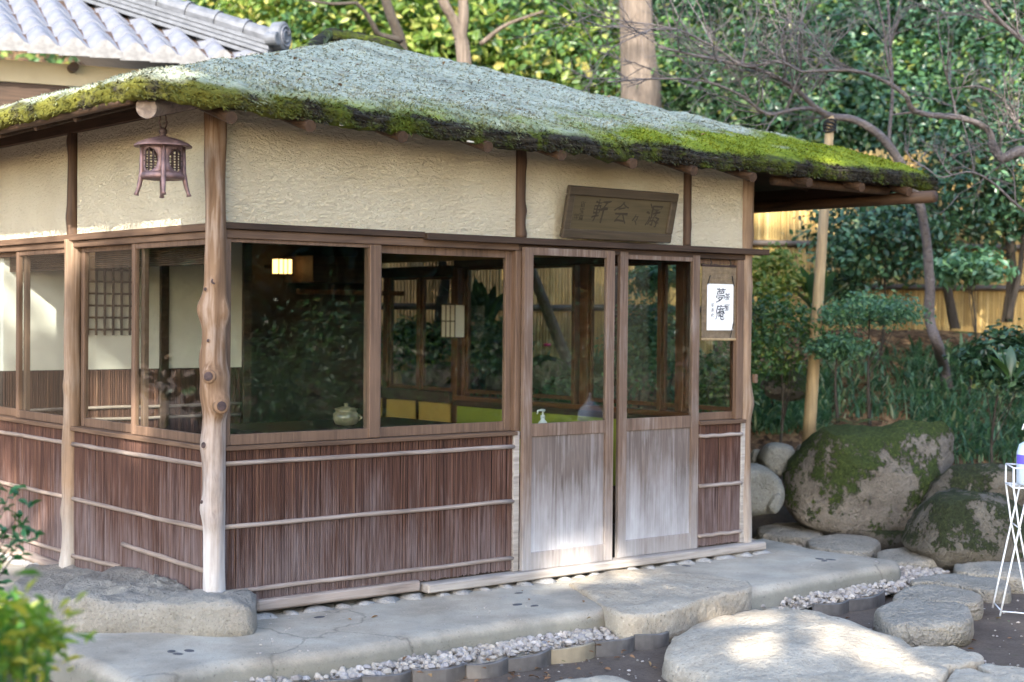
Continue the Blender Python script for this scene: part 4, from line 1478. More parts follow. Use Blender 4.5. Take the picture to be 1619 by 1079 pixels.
# ------------------------------------------------------------------ gravel strip and edging
def build_gravel():
    mb = MB()
    # strip between platform edge and the edging tiles
    near = [G(x, y, -.10) for x, y in [(390, 1090), (440, 1078), (520, 1072), (655, 1060), (745, 1044), (880, 1022), (1000, 1004), (1060, 992), (1110, 968), (1180, 956), (1260, 958), (1300, 950), (1400, 935), (1440, 925), (1500, 905)]]
    far = [G(x, y, -.10) for x, y in [(300, 1088), (400, 1070), (480, 1056), (560, 1040), (690, 1020), (800, 1002), (880, 990), (960, 985), (1050, 975), (1130, 950), (1200, 938), (1280, 920), (1350, 908), (1420, 892), (1440, 880)]]
    ZT = -.115 + ZP
    k = 0
    for i in range(len(near) - 1):
        quad = [near[i], near[i + 1], far[i + 1], far[i]]
        ar = abs(np.cross(quad[1][:2] - quad[0][:2], quad[3][:2] - quad[0][:2]))
        for j in range(int(max(20, ar * 2300))):
            u, v = random.random(), random.random() ** .9
            p = (quad[0] * (1 - u) + quad[1] * u) * (1 - v) + (quad[3] * (1 - u) + quad[2] * u) * v
            r = random.uniform(.009, .025)
            pebble(mb, (p[0], p[1], ZT + random.uniform(-.012, .022)), r, random.random() * 30, 6, random.uniform(.55, .95))
            k += 1
    for (x, y) in [(1200, 858), (1215, 856), (1235, 860), (1222, 852), (1250, 862)]:
        for j in range(60):
            p = G(x + random.uniform(-16, 16), y + random.uniform(-5, 5), -.13)
            pebble(mb, (p[0], p[1], ZP - .135 + random.uniform(0, .02)), random.uniform(.012, .026), random.random() * 30, 6, .7)
    o = mb.build('gravel', MAT['gravel'], None, False, 0)
    tag(o, 'pale pinkish river gravel filling the drip strip along the platform', 'gravel', kind='stuff')
    # bed below the gravel
    vs = [(*p[:2], -.125 + ZP) for p in near] + [(*p[:2], -.125 + ZP) for p in far]
    n = len(near)
    o = link_mesh('gravel_bed', vs, [(i, i + 1, n + i + 1, n + i) for i in range(n - 1)], MAT['pale_stone'])
    tag(o, 'bed of fine grit under the gravel strip', 'gravel bed', kind='structure')
    # edging tiles: curved clay tiles on edge
    ed = [((425, 1087), (505, 1079)), ((500, 1079), (580, 1069)), ((576, 1072), (655, 1058)), ((655, 1060), (742, 1048)), ((740, 1050), (806, 1041)), ((805, 1041), (874, 1028)), ((874, 1028), (943, 1017)), ((945, 1017), (1006, 1006)), ((1006, 1006), (1060, 997)),
          ((1290, 956), (1345, 948)), ((1345, 948), (1402, 934))]
    kinds = ['grey', 'grey', 'grey', 'black glazed', 'olive streaked', 'grey', 'tan', 'grey', 'black glazed', 'grey', 'black glazed']
    where = ['cut by the bottom edge, first of the row', 'second from the left end of the row', 'third from the left end of the row', 'left of the olive one', 'between the black one and a grey one', 'left of the tan one', 'in the middle of the row, with green moss at its foot', 'right of the tan one', 'at the right end of the row against the domed stone', 'by the stepping stones, beside a black one', 'by the stepping stones at the gravel corner']
    for i, (a, b) in enumerate(ed):
        A, B = G(*a, -.085), G(*b, -.085)
        d = (B - A)
        ln = np.linalg.norm(d)
        d = d / ln
        nr = np.array([d[1], -d[0], 0])
        if nr.dot(CAM - A) < 0: nr = -nr
        vs, fs = [], []
        K = 9
        for th in (0, -.022):
            for z in (0, -.11):
                for k in range(K):
                    u = k / (K - 1)
                    bow = .045 * math.sin(u * math.pi) - .01
                    p = A + d * ln * u + nr * (bow + th) + np.array([0, 0, z + .006 * math.sin(u * 3 + i)])
                    vs.append(p)
        for k in range(K - 1):
            fs += [(k, K + k, K + k + 1, k + 1), (2 * K + k, 2 * K + k + 1, 3 * K + k + 1, 3 * K + k), (k, k + 1, 2 * K + k + 1, 2 * K + k)]
        fs += [(0, 2 * K, 3 * K, K), (K - 1, 2 * K - 1, 4 * K - 1, 3 * K - 1)]
        o = link_mesh('edging_tile', vs, fs, MAT['edging_tan' if kinds[i] in ('tan',) else 'edging'], None, False, .003, tuple(A))
        tag(o, f'{kinds[i]} curved edging tile {where[i]}', 'edging tile', 'curved tiles edging the gravel')


build_gravel()

# ------------------------------------------------------------------ hanging lantern
def build_lantern():
    c = np.array([-.36, -.135, 2.105])
    t = thing('hanging_lantern', 'purplish brown iron lantern hanging under the left eave', 'lantern', c, .35)
    mb = MB().lathe([(.0, .300), (.016, .298), (.03, .292), (.07, .282), (.122, .262), (.140, .248), (.140, .242), (.10, .25), (.09, .25)][::-1], n=28)
    mb.build('roof', MAT['iron'], t, True)
    MB().lathe([(.0, .338), (.014, .334), (.021, .322), (.020, .31), (.013, .302), (.018, .294)][::-1], n=16).build('finial', MAT['dark_iron'], t, True)
    MB().lathe([(.085, .085), (.102, .085), (.108, .095), (.104, .11), (.098, .118), (.085, .118)], n=28).build('lower_ring', MAT['iron'], t, True)
    MB().lathe([(.080, .238), (.096, .238), (.100, .248), (.080, .252)], n=28).build('upper_ring', MAT['iron'], t, True)
    for k in range(4):
        a0 = k * math.pi / 2
        # corner strip carrying down into a leg
        vs, fs = [], []
        a = a0 + math.pi / 4
        pts = [(.099, .245), (.100, .12), (.104, .09), (.112, .05), (.122, .02), (.126, .004)]
        P = [(r * math.cos(a), r * math.sin(a), z) for r, z in pts]
        MB().tube(P, [.010, .012, .013, .011, .009, .013], 8).build('leg', MAT['iron'], t, True)
        # pierced side: a plate with an arched opening, then its grille
        ns = 24
        def sp(u, z): return (.094 * math.cos(a0 + u), .094 * math.sin(a0 + u), z)
        op = [(.50 * math.cos(q), .178 + (.052 if math.sin(q) > 0 else .058) * math.sin(q)) for q in np.linspace(0, 2 * math.pi, ns, endpoint=False)]
        rim = []
        for q in np.linspace(0, 2 * math.pi, ns, endpoint=False):
            cx, cy = math.cos(q), math.sin(q)
            m_ = max(abs(cx), abs(cy))
            rim.append((.78 * cx / m_, .178 + .065 * cy / m_))
        v = [sp(*p) for p in op] + [sp(*p) for p in rim]
        f = [(i, ns + i, ns + (i + 1) % ns, (i + 1) % ns) for i in range(ns)]
        pl = MB().add(v, f).build('pierced_side', MAT['iron'], t, True)
        so_ = pl.modifiers.new('solid', 'SOLIDIFY')
        so_.thickness = .006
        g = MB()
        for u in (-.28, -.0, .28):
            hh = .055 * math.sqrt(max(0, 1 - (u / .5) ** 2))
            g.tube([sp(u, .178 - hh), sp(u, .178 + hh)], .0035, 5)
        for z in (.145, .172, .198):
            uu = .5 * math.sqrt(max(0, 1 - ((z - .178) / .056) ** 2))
            g.tube([sp(-uu + 2 * uu * i / 5, z) for i in range(6)], .0032, 5)
        g.build('grille', MAT['dark_iron'], pl)
    MB().lathe([(.0, .09), (.088, .09), (.088, .098), (.0, .098)], n=24).build('floor_plate', MAT['dark_iron'], t)
    ring = [(.026 * math.cos(q) * (1 if math.sin(q) < 0 else .8), 0, .372 + (.05 if math.sin(q) > 0 else .045) * math.sin(q)) for q in np.linspace(0, 2 * math.pi, 24)]
    rg = MB().tube(ring, .0038, 6).build('hanging_ring', MAT['dark_iron'], t, True)
    MB().tube([(0, 0, .418), (.006, 0, .435), (0, 0, .47)], .004, 6).build('hook', MAT['dark_iron'], t, True)


build_lantern()

# ------------------------------------------------------------------ writing
def text_mesh(body, size, mat, parent, loc, rot=(math.pi / 2, 0, 0), depth=.0006, sx=1.0, shear=0.0, jitter=.0, name='lettering'):
    cu = bpy.data.curves.new(name, 'FONT')
    cu.body = body
    cu.size = size
    cu.align_x = 'CENTER'
    cu.align_y = 'CENTER'
    cu.extrude = depth
    cu.resolution_u = 4
    tmp = bpy.data.objects.new('tmp', cu)
    COL.objects.link(tmp)
    bpy.context.view_layer.update()
    me = bpy.data.meshes.new_from_object(tmp.evaluated_get(bpy.context.evaluated_depsgraph_get()))
    bpy.data.objects.remove(tmp)
    n = len(me.vertices)
    co = np.zeros(n * 3, np.float32)
    me.vertices.foreach_get('co', co)
    co = co.reshape(-1, 3)
    co[:, 0] = co[:, 0] * sx + co[:, 1] * shear
    for i in range(n):
        co[i, 0] += jitter * size * nz(co[i, 0] / size * 3, co[i, 1] / size * 3, 1)
        co[i, 1] += jitter * size * nz(co[i, 0] / size * 3 + 9, co[i, 1] / size * 3, 4)
    me.vertices.foreach_set('co', co.ravel())
    me.update()
    me.materials.clear()
    me.materials.append(MAT[mat])
    o = link(name, me, parent)
    o.location = loc
    o.rotation_euler = rot
    return o


def build_plaque():
    t = thing('name_plaque', 'carved wooden name plaque leaning out from the plaster over the doors', 'plaque', (2.735, -.062, 2.012))
    t.rotation_euler = (R(13), 0, R(-.0))
    W, H = .46, .315
    mb = MB()
    fr = .055
    mb.box((-W, -.02, 0), (W, .012, fr))
    mb.box((-W, -.02, H - fr), (W, .012, H))
    mb.box((-W, -.02, fr), (-W + fr, .012, H - fr))
    mb.box((W - fr, -.02, fr), (W, .012, H - fr))
    mb.build('frame', MAT['plaque_frame'], t, bevel=.006)
    MB().box((-W + fr - .002, -.006, fr - .002), (W - fr + .002, .008, H - fr + .002)).build('board', MAT['plaque'], t)
    for x, z, s, ch, sh in ((.275, .158, .15, '潺', .12), (.125, .13, .085, '々', .1), (.0, .165, .15, '会', .1), (-.18, .165, .155, '軒', .22)):
        text_mesh(ch, s, 'carve', t, (x, -.0075, z), sx=.85, shear=sh, jitter=.12)
    for z, ch in ((.205, '宙'), (.165, '宝'), (.125, '斎')):
        text_mesh(ch, .04, 'carve', t, (-.325, -.0075, z), jitter=.1)
    text_mesh('印', .035, 'carve', t, (-.365, -.0075, .13), jitter=.1)


build_plaque()


def build_blind():
    t = thing('bamboo_blind', 'small reed blind hanging in the narrow window right of the doors', 'blind', (3.745, .008, 1.39))
    mb = MB()
    z = .012
    while z < .485:
        mb.tube([(-.175, random.uniform(-.001, .001), z), (.185, random.uniform(-.001, .001), z + random.uniform(-.001, .001))], .0042, 5)
        z += .0088
    mb.build('slats', MAT['blind'], t, kind='stuff')
    MB().tube([(-.18, 0, .49), (.19, 0, .49)], .008, 8).build('top_rod', MAT['dark_iron'], t)
    MB().tube([(-.18, 0, .006), (.195, 0, .004)], .009, 8).build('bottom_rod', MAT['prop'], t)
    for x in (-.10, .085):
        MB().tube([(x, -.004, .49), (x + .01, -.006, .51), (x, -.002, .535)], .0035, 5).build('cord', MAT['black'], t)
    p = thing('paper_sign', 'white paper sign with brushed characters hanging on the reed blind', 'sign', (3.735, -.004, 1.455))
    sh = MB().box((-.125, 0, 0), (.125, .002, .305)).build('sheet', MAT['paper'], p)
    text_mesh('夢', .108, 'ink', p, (.0, -.0012, .222), sx=.85, shear=.1, jitter=.1)
    text_mesh('庵', .108, 'ink', p, (.0, -.0012, .112), sx=.85, shear=.1, jitter=.1)
    text_mesh('茶', .052, 'ink', p, (.066, -.0012, .218), shear=.1, jitter=.1)
    text_mesh('室', .050, 'ink', p, (.062, -.0012, .148), shear=.1, jitter=.1)
    for i, ch in enumerate('宗真代'):
        text_mesh(ch, .026, 'ink', p, (-.075, -.0012, .165 - i * .034), shear=.1, jitter=.1)
    MB().tube([(.11, -.002, .36), (.118, -.003, .32), (.128, -.003, .295)], .0035, 5).build('cord', MAT['black'], p)
    MB().tube([(-.10, -.002, .36), (-.118, -.003, .32), (-.125, -.003, .300)], .0035, 5).build('cord', MAT['black'], p)
    MB().tube([(.125, -.003, .05), (.112, -.003, .0), (.095, -.002, -.05)], .003, 5).build('cord', MAT['black'], p)


build_blind()

# ------------------------------------------------------------------ inside things
def build_inside_things():
    t = thing('wall_lamp', 'small lit paper lamp on the dark inner wall', 'lamp', (2.83, 4.05, 1.85))
    MB().box((-.062, -.05, .02), (.062, .05, .135)).build('shade', MAT['lamp'], t)
    mb = MB()
    for sx in (-.064, -.02, .02, .064):
        for sy in (-.052, .052): mb.box((sx - .0035, sy - .0035, .01), (sx + .0035, sy + .0035, .145))
    for z in (.008, .136): mb.box((-.07, -.058, z), (.07, .058, z + .008))
    mb.build('frame', MAT['dark_x'], t)
    MB().tube([(0, .06, .08), (0, .27, .08)], .012, 8).build('bracket', MAT['dark_x'], t)
    # paper lamp on the post of the right wall
    t = thing('paper_lamp', 'unlit square paper lamp on the inner post behind the second window', 'lamp', (3.89, 3.12, 1.36))
    MB().box((-.045, -.09, 0), (.05, .09, .26)).build('shade', MAT['cream_paper'], t)
    mb = MB()
    for sy in (-.093, -.03, .03, .093): mb.box((-.051, sy - .004, -.008), (-.046, sy + .004, .268))
    for z in (-.008, .125, .26): mb.box((-.053, -.097, z), (-.0465, .097, z + .008))
    mb.build('frame', MAT['dark_x'], t)
    # table and jar
    t = thing('low_table', 'dark lacquered table inside behind the first front window', 'table', (1.78, 1.65, .02))
    MB().box((-.75, -.38, .755), (.75, .38, .79)).build('tabletop', MAT['dark_lacquer'], t, bevel=.006)
    for sx in (-.68, .68):
        for sy in (-.32, .32): MB().box((sx - .03, sy - .03, .0), (sx + .03, sy + .03, .754)).build('leg', MAT['dark_lacquer'], t)
    kids(t)
    j = thing('tea_jar', 'glazed lidded jar standing on the dark table by the window', 'jar', (1.775, 1.48, .81))
    MB().lathe([(.052, 0), (.075, .012), (.088, .045), (.085, .075), (.072, .092), (.070, .10), (.076, .104)], n=22).build('body', MAT['ceramic'], j, True)
    MB().lathe([(.078, .106), (.078, .112), (.045, .122), (.014, .126), (.014, .136), (.018, .142), (.0, .148)], n=22).build('lid', MAT['ceramic'], j, True)
    for a in (-.8, 1.6): MB().tube([(.085 * math.cos(a), .085 * math.sin(a), .07), (.105 * math.cos(a), .105 * math.sin(a), .055), (.088 * math.cos(a), .088 * math.sin(a), .035)], .009, 8).build('lug', MAT['ceramic'], j, True)
    # soap pump
    t2 = thing('side_table', 'small dark stand inside just behind the left sliding door', 'table', (3.06, 1.0, .02))
    MB().box((-.25, -.2, .69), (.25, .2, .72)).build('tabletop', MAT['dark_lacquer'], t2, bevel=.005)
    for sx in (-.2, .2):
        for sy in (-.15, .15): MB().box((sx - .02, sy - .02, 0), (sx + .02, sy + .02, .689)).build('leg', MAT['dark_lacquer'], t2)
    s = thing('soap_pump', 'white pump bottle seen through the left sliding door', 'pump bottle', (3.06, 1.0, .741))
    pump(s, MAT['soap'], .09, .032)
    MB()


def pump(s, mat, h, r):
    MB().lathe([(r * .9, 0), (r, .006), (r, h * .72), (r * .8, h * .86), (r * .42, h), (r * .42, h + .012)], n=18).build('body', mat, s, True)
    MB().lathe([(r * .5, h + .012), (r * .5, h + .03), (r * .18, h + .034), (r * .18, h + .055)], n=14).build('collar', MAT['soap'], s, True)
    z = h + .058
    MB().tube([(r * .5, 0, z + .004), (-.015, 0, z + .008), (-.045, 0, z + .004), (-.05, 0, z - .018)], [.009, .008, .006, .005], 8).build('spout', MAT['soap'], s, True)


build_inside_things()

# ------------------------------------------------------------------ bottle stand at the right edge
def build_stand():
    d = 8.35
    p0 = G(1580, 972, -.15)
    d = (p0 - CAM).dot(FWD)
    rx = unit(np.array([RIGHT[0], RIGHT[1]]))
    ang = math.atan2(rx[1], rx[0])
    mx = 1645
    base = at(mx, 972, d)
    t = thing('bottle_stand', 'white metal folding stand carrying a pump bottle at the right edge', 'stand', (base[0], base[1], -.15 + ZP), ang - R(8))
    s = d / FPX
    def q(x, y): return ((x - mx) * s, (975 - y) * s)
    def bar(name, pts, y, r=.0055, y2=None):
        P = []
        for i, (x, yy) in enumerate(pts):
            u, z = q(x, yy)
            P.append((u, y if y2 is None else y + (y2 - y) * i / (len(pts) - 1), z))
        MB().tube(P, r, 8).build(name, MAT['white_metal'], t, True)
    for y in (-.13, .13):
        bar('upper_leg', [(1595, 740), (1595, 770), (1604, 832), (1628, 950), (1632, 978)], y)
        bar('upper_leg', [(1708, 740), (1708, 770), (1698, 832), (1672, 950), (1668, 978)], y + .012)
        bar('long_leg', [(1617, 773), (1604, 835), (1590, 905), (1577, 972)], y - .008)
        bar('long_leg', [(1686, 773), (1698, 835), (1712, 905), (1726, 972)], y + .006)
    for yy in (740, 771):
        for y in (-.13, .13): bar('basket_rail', [(1595, yy), (1708, yy + 3)], y, .0045)
        for x in (1595, 1708):
            u, z = q(x, yy)
            MB().tube([(u, -.13, z), (u, .13, z)], .0045, 8).build('basket_rail', MAT['white_metal'], t, True)
    for x, yy in ((1606, 835), (1698, 835), (1579, 964), (1724, 964), (1631, 968), (1669, 968)):
        u, z = q(x, yy)
        MB().tube([(u, -.14, z), (u, .14, z)], .004, 8).build('cross_bar', MAT['white_metal'], t, True)
    bar('cross_bar', [(1579, 965), (1631, 968), (1724, 966)], -.13, .004)
    for k in range(3):
        u0, z0 = q(1597, 772)
        u1, z1 = q(1706, 772)
        MB().tube([(u0, -.08 + k * .08, z0), (u1, -.08 + k * .08, z1)], .003, 6).build('basket_wire', MAT['white_metal'], t, True)
    u, z = q(1650, 769)
    wz = t.matrix_basis @ Vector((u, .0, z))
    b = thing('pump_bottle', 'pale pump bottle with purple label standing in the white metal stand', 'bottle', wz, ang - R(8))
    hw = 45 * s
    hh = 45 * s
    MB().lathe([(hw * .96, 0), (hw, .01), (hw, hh * 1.15), (hw * .92, hh * 1.4), (hw * .42, hh * 1.72), (hw * .36, hh * 1.8)], n=24, sx=1, sy=.62).build('body', MAT['bottle'], b, True)
    MB().lathe([(.022, hh * 1.8), (.022, hh * 1.8 + .03), (.008, hh * 1.8 + .034), (.008, hh * 1.8 + .05)], n=14).build('collar', MAT['soap'], b, True)
    zt = hh * 1.8 + .055
    MB().tube([(.03, 0, zt), (-.02, 0, zt + .004), (-.125, 0, zt), (-.137, 0, zt - .035)], [.012, .01, .007, .006], 8).build('spout', MAT['white_metal'], b, True)
    # label band wrapped round the front
    vs, fs = [], []
    K = 15
    for zz in (hh * .74, hh * 1.06):
        for k in range(K):
            a = math.pi * (1.03 + .94 * k / (K - 1))
            vs.append((hw * 1.006 * math.cos(a), hw * .62 * 1.012 * math.sin(a), zz))
    for k in range(K - 1): fs.append((k, k + 1, K + k + 1, K + k))
    MB().add(vs, fs).build('label', MAT['purple'], b, True)
    for i, (zz, txt, sz, m) in enumerate(((hh * .95, '手指消毒用', .026, 'pale_text'), (hh * .82, '除菌ジェル', .020, 'pale_text'), (hh * .55, 'アルコール', .018, 'blue_text'), (hh * .42, '消毒液', .016, 'blue_text'))):
        o = text_mesh(txt, sz, m, b, (-.02, 0, zz), depth=.0004)
        n = len(o.data.vertices)
        co = np.zeros(n * 3, np.float32)
        o.data.vertices.foreach_get('co', co)
        co = co.reshape(-1, 3)
        X = np.clip(co[:, 0] - .02, -hw * .97, hw * .97)
        co[:, 2] += hw * .62 * 1.02 * np.sqrt(1 - (X / hw) ** 2) + .002
        o.data.vertices.foreach_set('co', co.ravel())
        o.data.update()


build_stand()

# ------------------------------------------------------------------ wooden prop and plum trees
def foot(x, y):
    """where the sight line through a pixel meets the ground"""
    r = ray(x, y)
    lo, hi = 5.0, 19.0
    for q in range(30):
        m_ = (lo + hi) / 2
        p = CAM + r * (m_ / FPX)
        if p[2] > float(terrain(p[0], p[1])): lo = m_
        else: hi = m_
    return lo


def build_prop():
    a, b = at(1278, 702, 12.95), at(1313, 184, 13.0)
    t = thing('wooden_prop', 'pale peeled pole propping up the bare plum limb', 'prop pole', a)
    d = b - a
    pts = [d * k / 10 + np.array([.004 * nz(k, 1), .004 * nz(k, 5), 0]) for k in range(11)]
    MB().tube(pts, np.linspace(.056, .036, 11), 12).build('pole', MAT['prop'], t, True)
    mb = MB()
    for k in range(5):
        z = d * (.985 - .008 * k)
        mb.tube([z + np.array([.05 * math.cos(q), .05 * math.sin(q), .01 * math.sin(q * 2 + k)]) for q in np.linspace(0, 6.3, 12)], .009, 5)
    mb.build('rope', MAT['black'], t)


build_prop()


def twigs(mb, p0, d0, ln, r, lvl, droop=0.0):
    n = 5
    pts = [np.array(p0)]
    d = unit(np.array(d0, float))
    for i in range(n):
        d = unit(d + rng.normal(size=3) * .16 + np.array([0, 0, .05 - droop]))
        pts.append(pts[-1] + d * ln / n)
    mb.tube(pts, np.linspace(r, r * .45, n + 1), 5 if r > .005 else 4, False)
    if lvl > 0:
        for k in range(rng.integers(3, 6)):
            i = rng.integers(1, n + 1)
            dd = unit(unit(pts[i] - pts[i - 1]) + unit(rng.normal(size=3)) * .9)
            twigs(mb, pts[i], dd, ln * rng.uniform(.45, .75), r * .55, lvl - 1, droop)


def bare_tree(label, limbs, twig_at, group=None, cat='tree'):
    """limbs: (name, [(px, py, depth), ...], r0, r1); twig_at: (limb, t0, t1, count, length)"""
    b = at(*limbs[0][1][0])
    t = thing('plum_tree', label, cat, b, 0, group)
    paths = []
    for nm, P, r0, r1 in limbs:
        pts = spline([at(*p) - b for p in P], 7)
        pts = [p + .012 * np.array([nz(*(p * 4)), nz(*(p * 4 + 3)), nz(*(p * 4 + 7))]) for p in pts]
        MB().tube(pts, np.linspace(r0, r1, len(pts)) * np.array([1 + .10 * nz(i * .7, r0 * 99) for i in range(len(pts))]), 9).build(nm, MAT['twig'], t, True)
        paths.append(pts)
    mb = MB()
    for li, t0, t1, cnt, ln in twig_at:
        pts = paths[li]
        for k in range(cnt):
            i = int(rng.uniform(t0, t1) * (len(pts) - 2))
            tan = unit(pts[i + 1] - pts[i])
            dd = unit(tan * .8 + unit(rng.normal(size=3)) * .8 + np.array([0, 0, .35]))
            twigs(mb, pts[i], dd, ln * rng.uniform(.5, 1.2), .007, 2)
    mb.build('twigs', MAT['twig'], t, False, kind='stuff')
    return t


bare_tree('bare grey plum tree whose low limb rests on the wooden prop', [
    ('trunk', [(1500, 618, foot(1500, 618)), (1492, 580, foot(1500, 618) - .05), (1482, 545, 13.75), (1470, 500, 13.7), (1468, 420, 13.6), (1455, 330, 13.4), (1425, 258, 13.2)], 0.0540, 0.0374),
    ('limb', [(1428, 265, 13.2), (1395, 218, 13.1), (1350, 190, 13.05), (1313, 184, 13.0), (1285, 168, 12.9), (1250, 135, 12.8), (1195, 108, 12.6), (1120, 92, 12.4), (1040, 75, 12.2)], 0.0396, 0.0086),
    ('branch', [(1310, 186, 13.0), (1285, 173, 12.9), (1262, 173, 12.8), (1215, 181, 12.7), (1170, 150, 12.5), (1110, 128, 12.4), (1040, 125, 12.2), (960, 130, 12.0)], 0.0202, 0.0058),
    ('branch', [(1242, 177, 12.8), (1252, 150, 12.75), (1266, 112, 12.7)], 0.0136, 0.0086),
    ('branch', [(1266, 113, 12.7), (1230, 98, 12.6), (1180, 105, 12.5), (1130, 75, 12.4), (1060, 45, 12.2), (1010, 55, 12.1)], 0.0160, 0.0050),
    ('branch', [(1405, 240, 13.2), (1410, 160, 13.2), (1407, 80, 13.2), (1402, -40, 13.2)], 0.0173, 0.0101),
    ('branch', [(1408, 120, 13.2), (1398, 60, 13.1), (1385, -20, 13.0)], 0.0128, 0.0072)],
    [(1, .55, 1, 15, .7), (2, .3, 1, 12, .75), (4, 0, 1, 15, .8), (1, .2, .6, 4, .5), (3, .2, .9, 3, .5), (5, .3, 1, 4, .7)])
bare_tree('bare plum boughs reaching in from the right picture edge', [
    ('trunk', [(1720, 560, 12.6), (1705, 400, 12.5), (1665, 290, 12.4), (1619, 240, 12.3), (1585, 250, 12.3), (1566, 225, 12.3)], 0.0648, 0.0324),
    ('limb', [(1572, 232, 12.3), (1560, 205, 12.3), (1520, 187, 12.2), (1450, 177, 12.1), (1430, 150, 12.0), (1395, 128, 12.0), (1345, 113, 11.9), (1290, 113, 11.9), (1262, 112, 11.9), (1230, 92, 11.8)], 0.0288, 0.0065),
    ('branch', [(1450, 178, 12.1), (1430, 180, 12.1), (1410, 183, 12.0)], 0.0128, 0.0058),
    ('branch', [(1512, 184, 12.2), (1502, 140, 12.2), (1490, 95, 12.1), (1483, 20, 12.0)], 0.0096, 0.0043),
    ('branch', [(1640, 350, 12.4), (1600, 320, 12.2), (1565, 285, 12.1), (1530, 272, 12.0), (1490, 280, 12.0), (1470, 270, 12.0)], 0.0128, 0.0043),
    ('branch', [(1680, 120, 12.4), (1600, 50, 12.3), (1560, 10, 12.2), (1530, -30, 12.1)], 0.0216, 0.0108),
    ('branch', [(1640, 215, 12.3), (1612, 205, 12.2), (1590, 160, 12.2), (1550, 138, 12.1), (1500, 140, 12.1)], 0.0112, 0.0043)],
    [(1, .5, 1, 8, .55), (4, .2, 1, 5, .5), (5, .1, 1, 8, .8), (6, 0, 1, 6, .55), (0, .7, 1, 5, .5), (3, 0, 1, 3, .5)])

# ------------------------------------------------------------------ trees of the wooded bank
def big_trunk(label, pts, r0, r1, mat, cat='tree', name='tree_trunk', crown=None, leafmat='leaf_mid', group=None, limbs=()):
    b = at(*pts[0])
    t = thing(name, label, cat, b, 0, group)
    P = spline([at(*p) - b for p in pts], 8)
    n = len(P)
    # trunk with flared foot and grooved bark
    vs, fs = [], []
    K = 22
    rr = np.linspace(r0, r1, n)
    for i, p in enumerate(P):
        flare = 1 + .45 * math.exp(-i / n * 9) if name == 'cedar_tree' else 1
        for k in range(K):
            a = 2 * math.pi * k / K
            q = rr[i] * flare * (1 + .07 * nz(math.cos(a) * 3, math.sin(a) * 3, i * .35) + .03 * math.sin(7 * a + i * .2))
            vs.append(p + np.array([q * math.cos(a), q * math.sin(a), 0]))
    for i in range(n - 1):
        for k in range(K): fs.append((i * K + k, i * K + (k + 1) % K, (i + 1) * K + (k + 1) % K, (i + 1) * K + k))
    link_mesh('trunk', vs, fs, MAT[mat], t, True)
    for L_, ra, rb in limbs:
        Q = spline([at(*p) - b for p in L_], 6)
        MB().tube(Q, np.linspace(ra, rb, len(Q)), 8).build('limb', MAT[mat], t, True)
    if crown:
        (cx, cy, cdp), rad, nc, per, sz = crown
        V, T = crown_data(nc, per, rad, sz, .22)
        tri_mesh('crown', V + (at(cx, cy, cdp) - b), T, MAT[leafmat], t)
    return t


big_trunk('thick straight brown trunk rising behind the roof right of centre', [(1016, 260, 17.4), (1013, 150, 17.4), (1009, 80, 17.4), (1004, -10, 17.4), (1000, -200, 17.4), (996, -420, 17.4)], .215, .16, 'bark', name='cedar_tree',
          crown=((1000, -520, 17.4), (2.2, 2.2, 1.6), 160, 26, .12))
big_trunk('pale forked tree in sun above the roof peak', [(737, 150, 17.0), (732, 80, 17.0), (722, 40, 17), (700, 0, 16.9), (680, -80, 16.8)], .085, .05, 'bark', name='forked_tree',
          crown=((700, -260, 18.3), (1.3, 1.3, .9), 80, 24, .1), leafmat='leaf_sun', limbs=[([(728, 65, 17.0), (733, 20, 17.0), (730, -40, 17.0), (735, -120, 17.0)], .07, .04), ([(760, 70, 17.0), (800, 40, 16.9), (860, 18, 16.8)], .03, .012)])
big_trunk('dark slanting tree with a sunlit broken bough left of the forked tree', [(650, 140, 16.6), (637, 90, 16.6), (630, 55, 16.5), (618, 25, 16.4), (605, -20, 16.3), (590, -100, 16.2)], .075, .045, 'bark_dark', name='slanting_tree',
          crown=((600, -260, 17.4), (1.2, 1.2, .9), 70, 24, .09), leafmat='leaf_sun',
          limbs=[([(634, 64, 16.5), (600, 55, 16.3), (590, 40, 16.2), (578, 20, 16.1), (562, 4, 16.0)], .035, .02), ([(562, 5, 16.0), (520, 6, 15.9), (465, -4, 15.8)], .02, .01)])
big_trunk('thin dark trunk before the bamboo fence right of the curved plum', [(1510, 520, 15.4), (1496, 450, 15.4), (1482, 390, 15.4), (1478, 320, 15.4)], .05, .03, 'bark_dark', name='camellia_tree',
          crown=((1500, 300, 15.2), (.62, .6, .55), 80, 30, .085), leafmat='leaf_dark')
big_trunk('dark double trunk before the bamboo fence near the right edge', [(1592, 510, 15.3), (1600, 440, 15.3), (1596, 380, 15.3), (1590, 300, 15.3)], .055, .035, 'bark_dark', name='camellia_tree',
          crown=((1590, 270, 15.2), (.7, .65, .75), 90, 30, .085), leafmat='leaf_dark', limbs=[([(1594, 505, 15.2), (1612, 430, 15.2), (1618, 360, 15.2)], .035, .02)])
big_trunk('pale leaning trunk seen through the left sliding door', [(905, 590, 14.6), (880, 530, 14.6), (855, 465, 14.5), (832, 410, 14.4), (790, 330, 14.3)], .06, .045, 'bark', name='leaning_tree', crown=((760, 300, 14.4), (.6, .6, .3), 40, 24, .08), leafmat='leaf_dark')
big_trunk('dark leaning trunk seen between the two sliding doors', [(985, 560, 15.0), (975, 490, 15.0), (968, 420, 15.0), (955, 330, 15.0)], .07, .05, 'bark_dark', name='leaning_tree', crown=((960, 290, 15.2), (.7, .7, .3), 50, 24, .08), leafmat='leaf_dark')
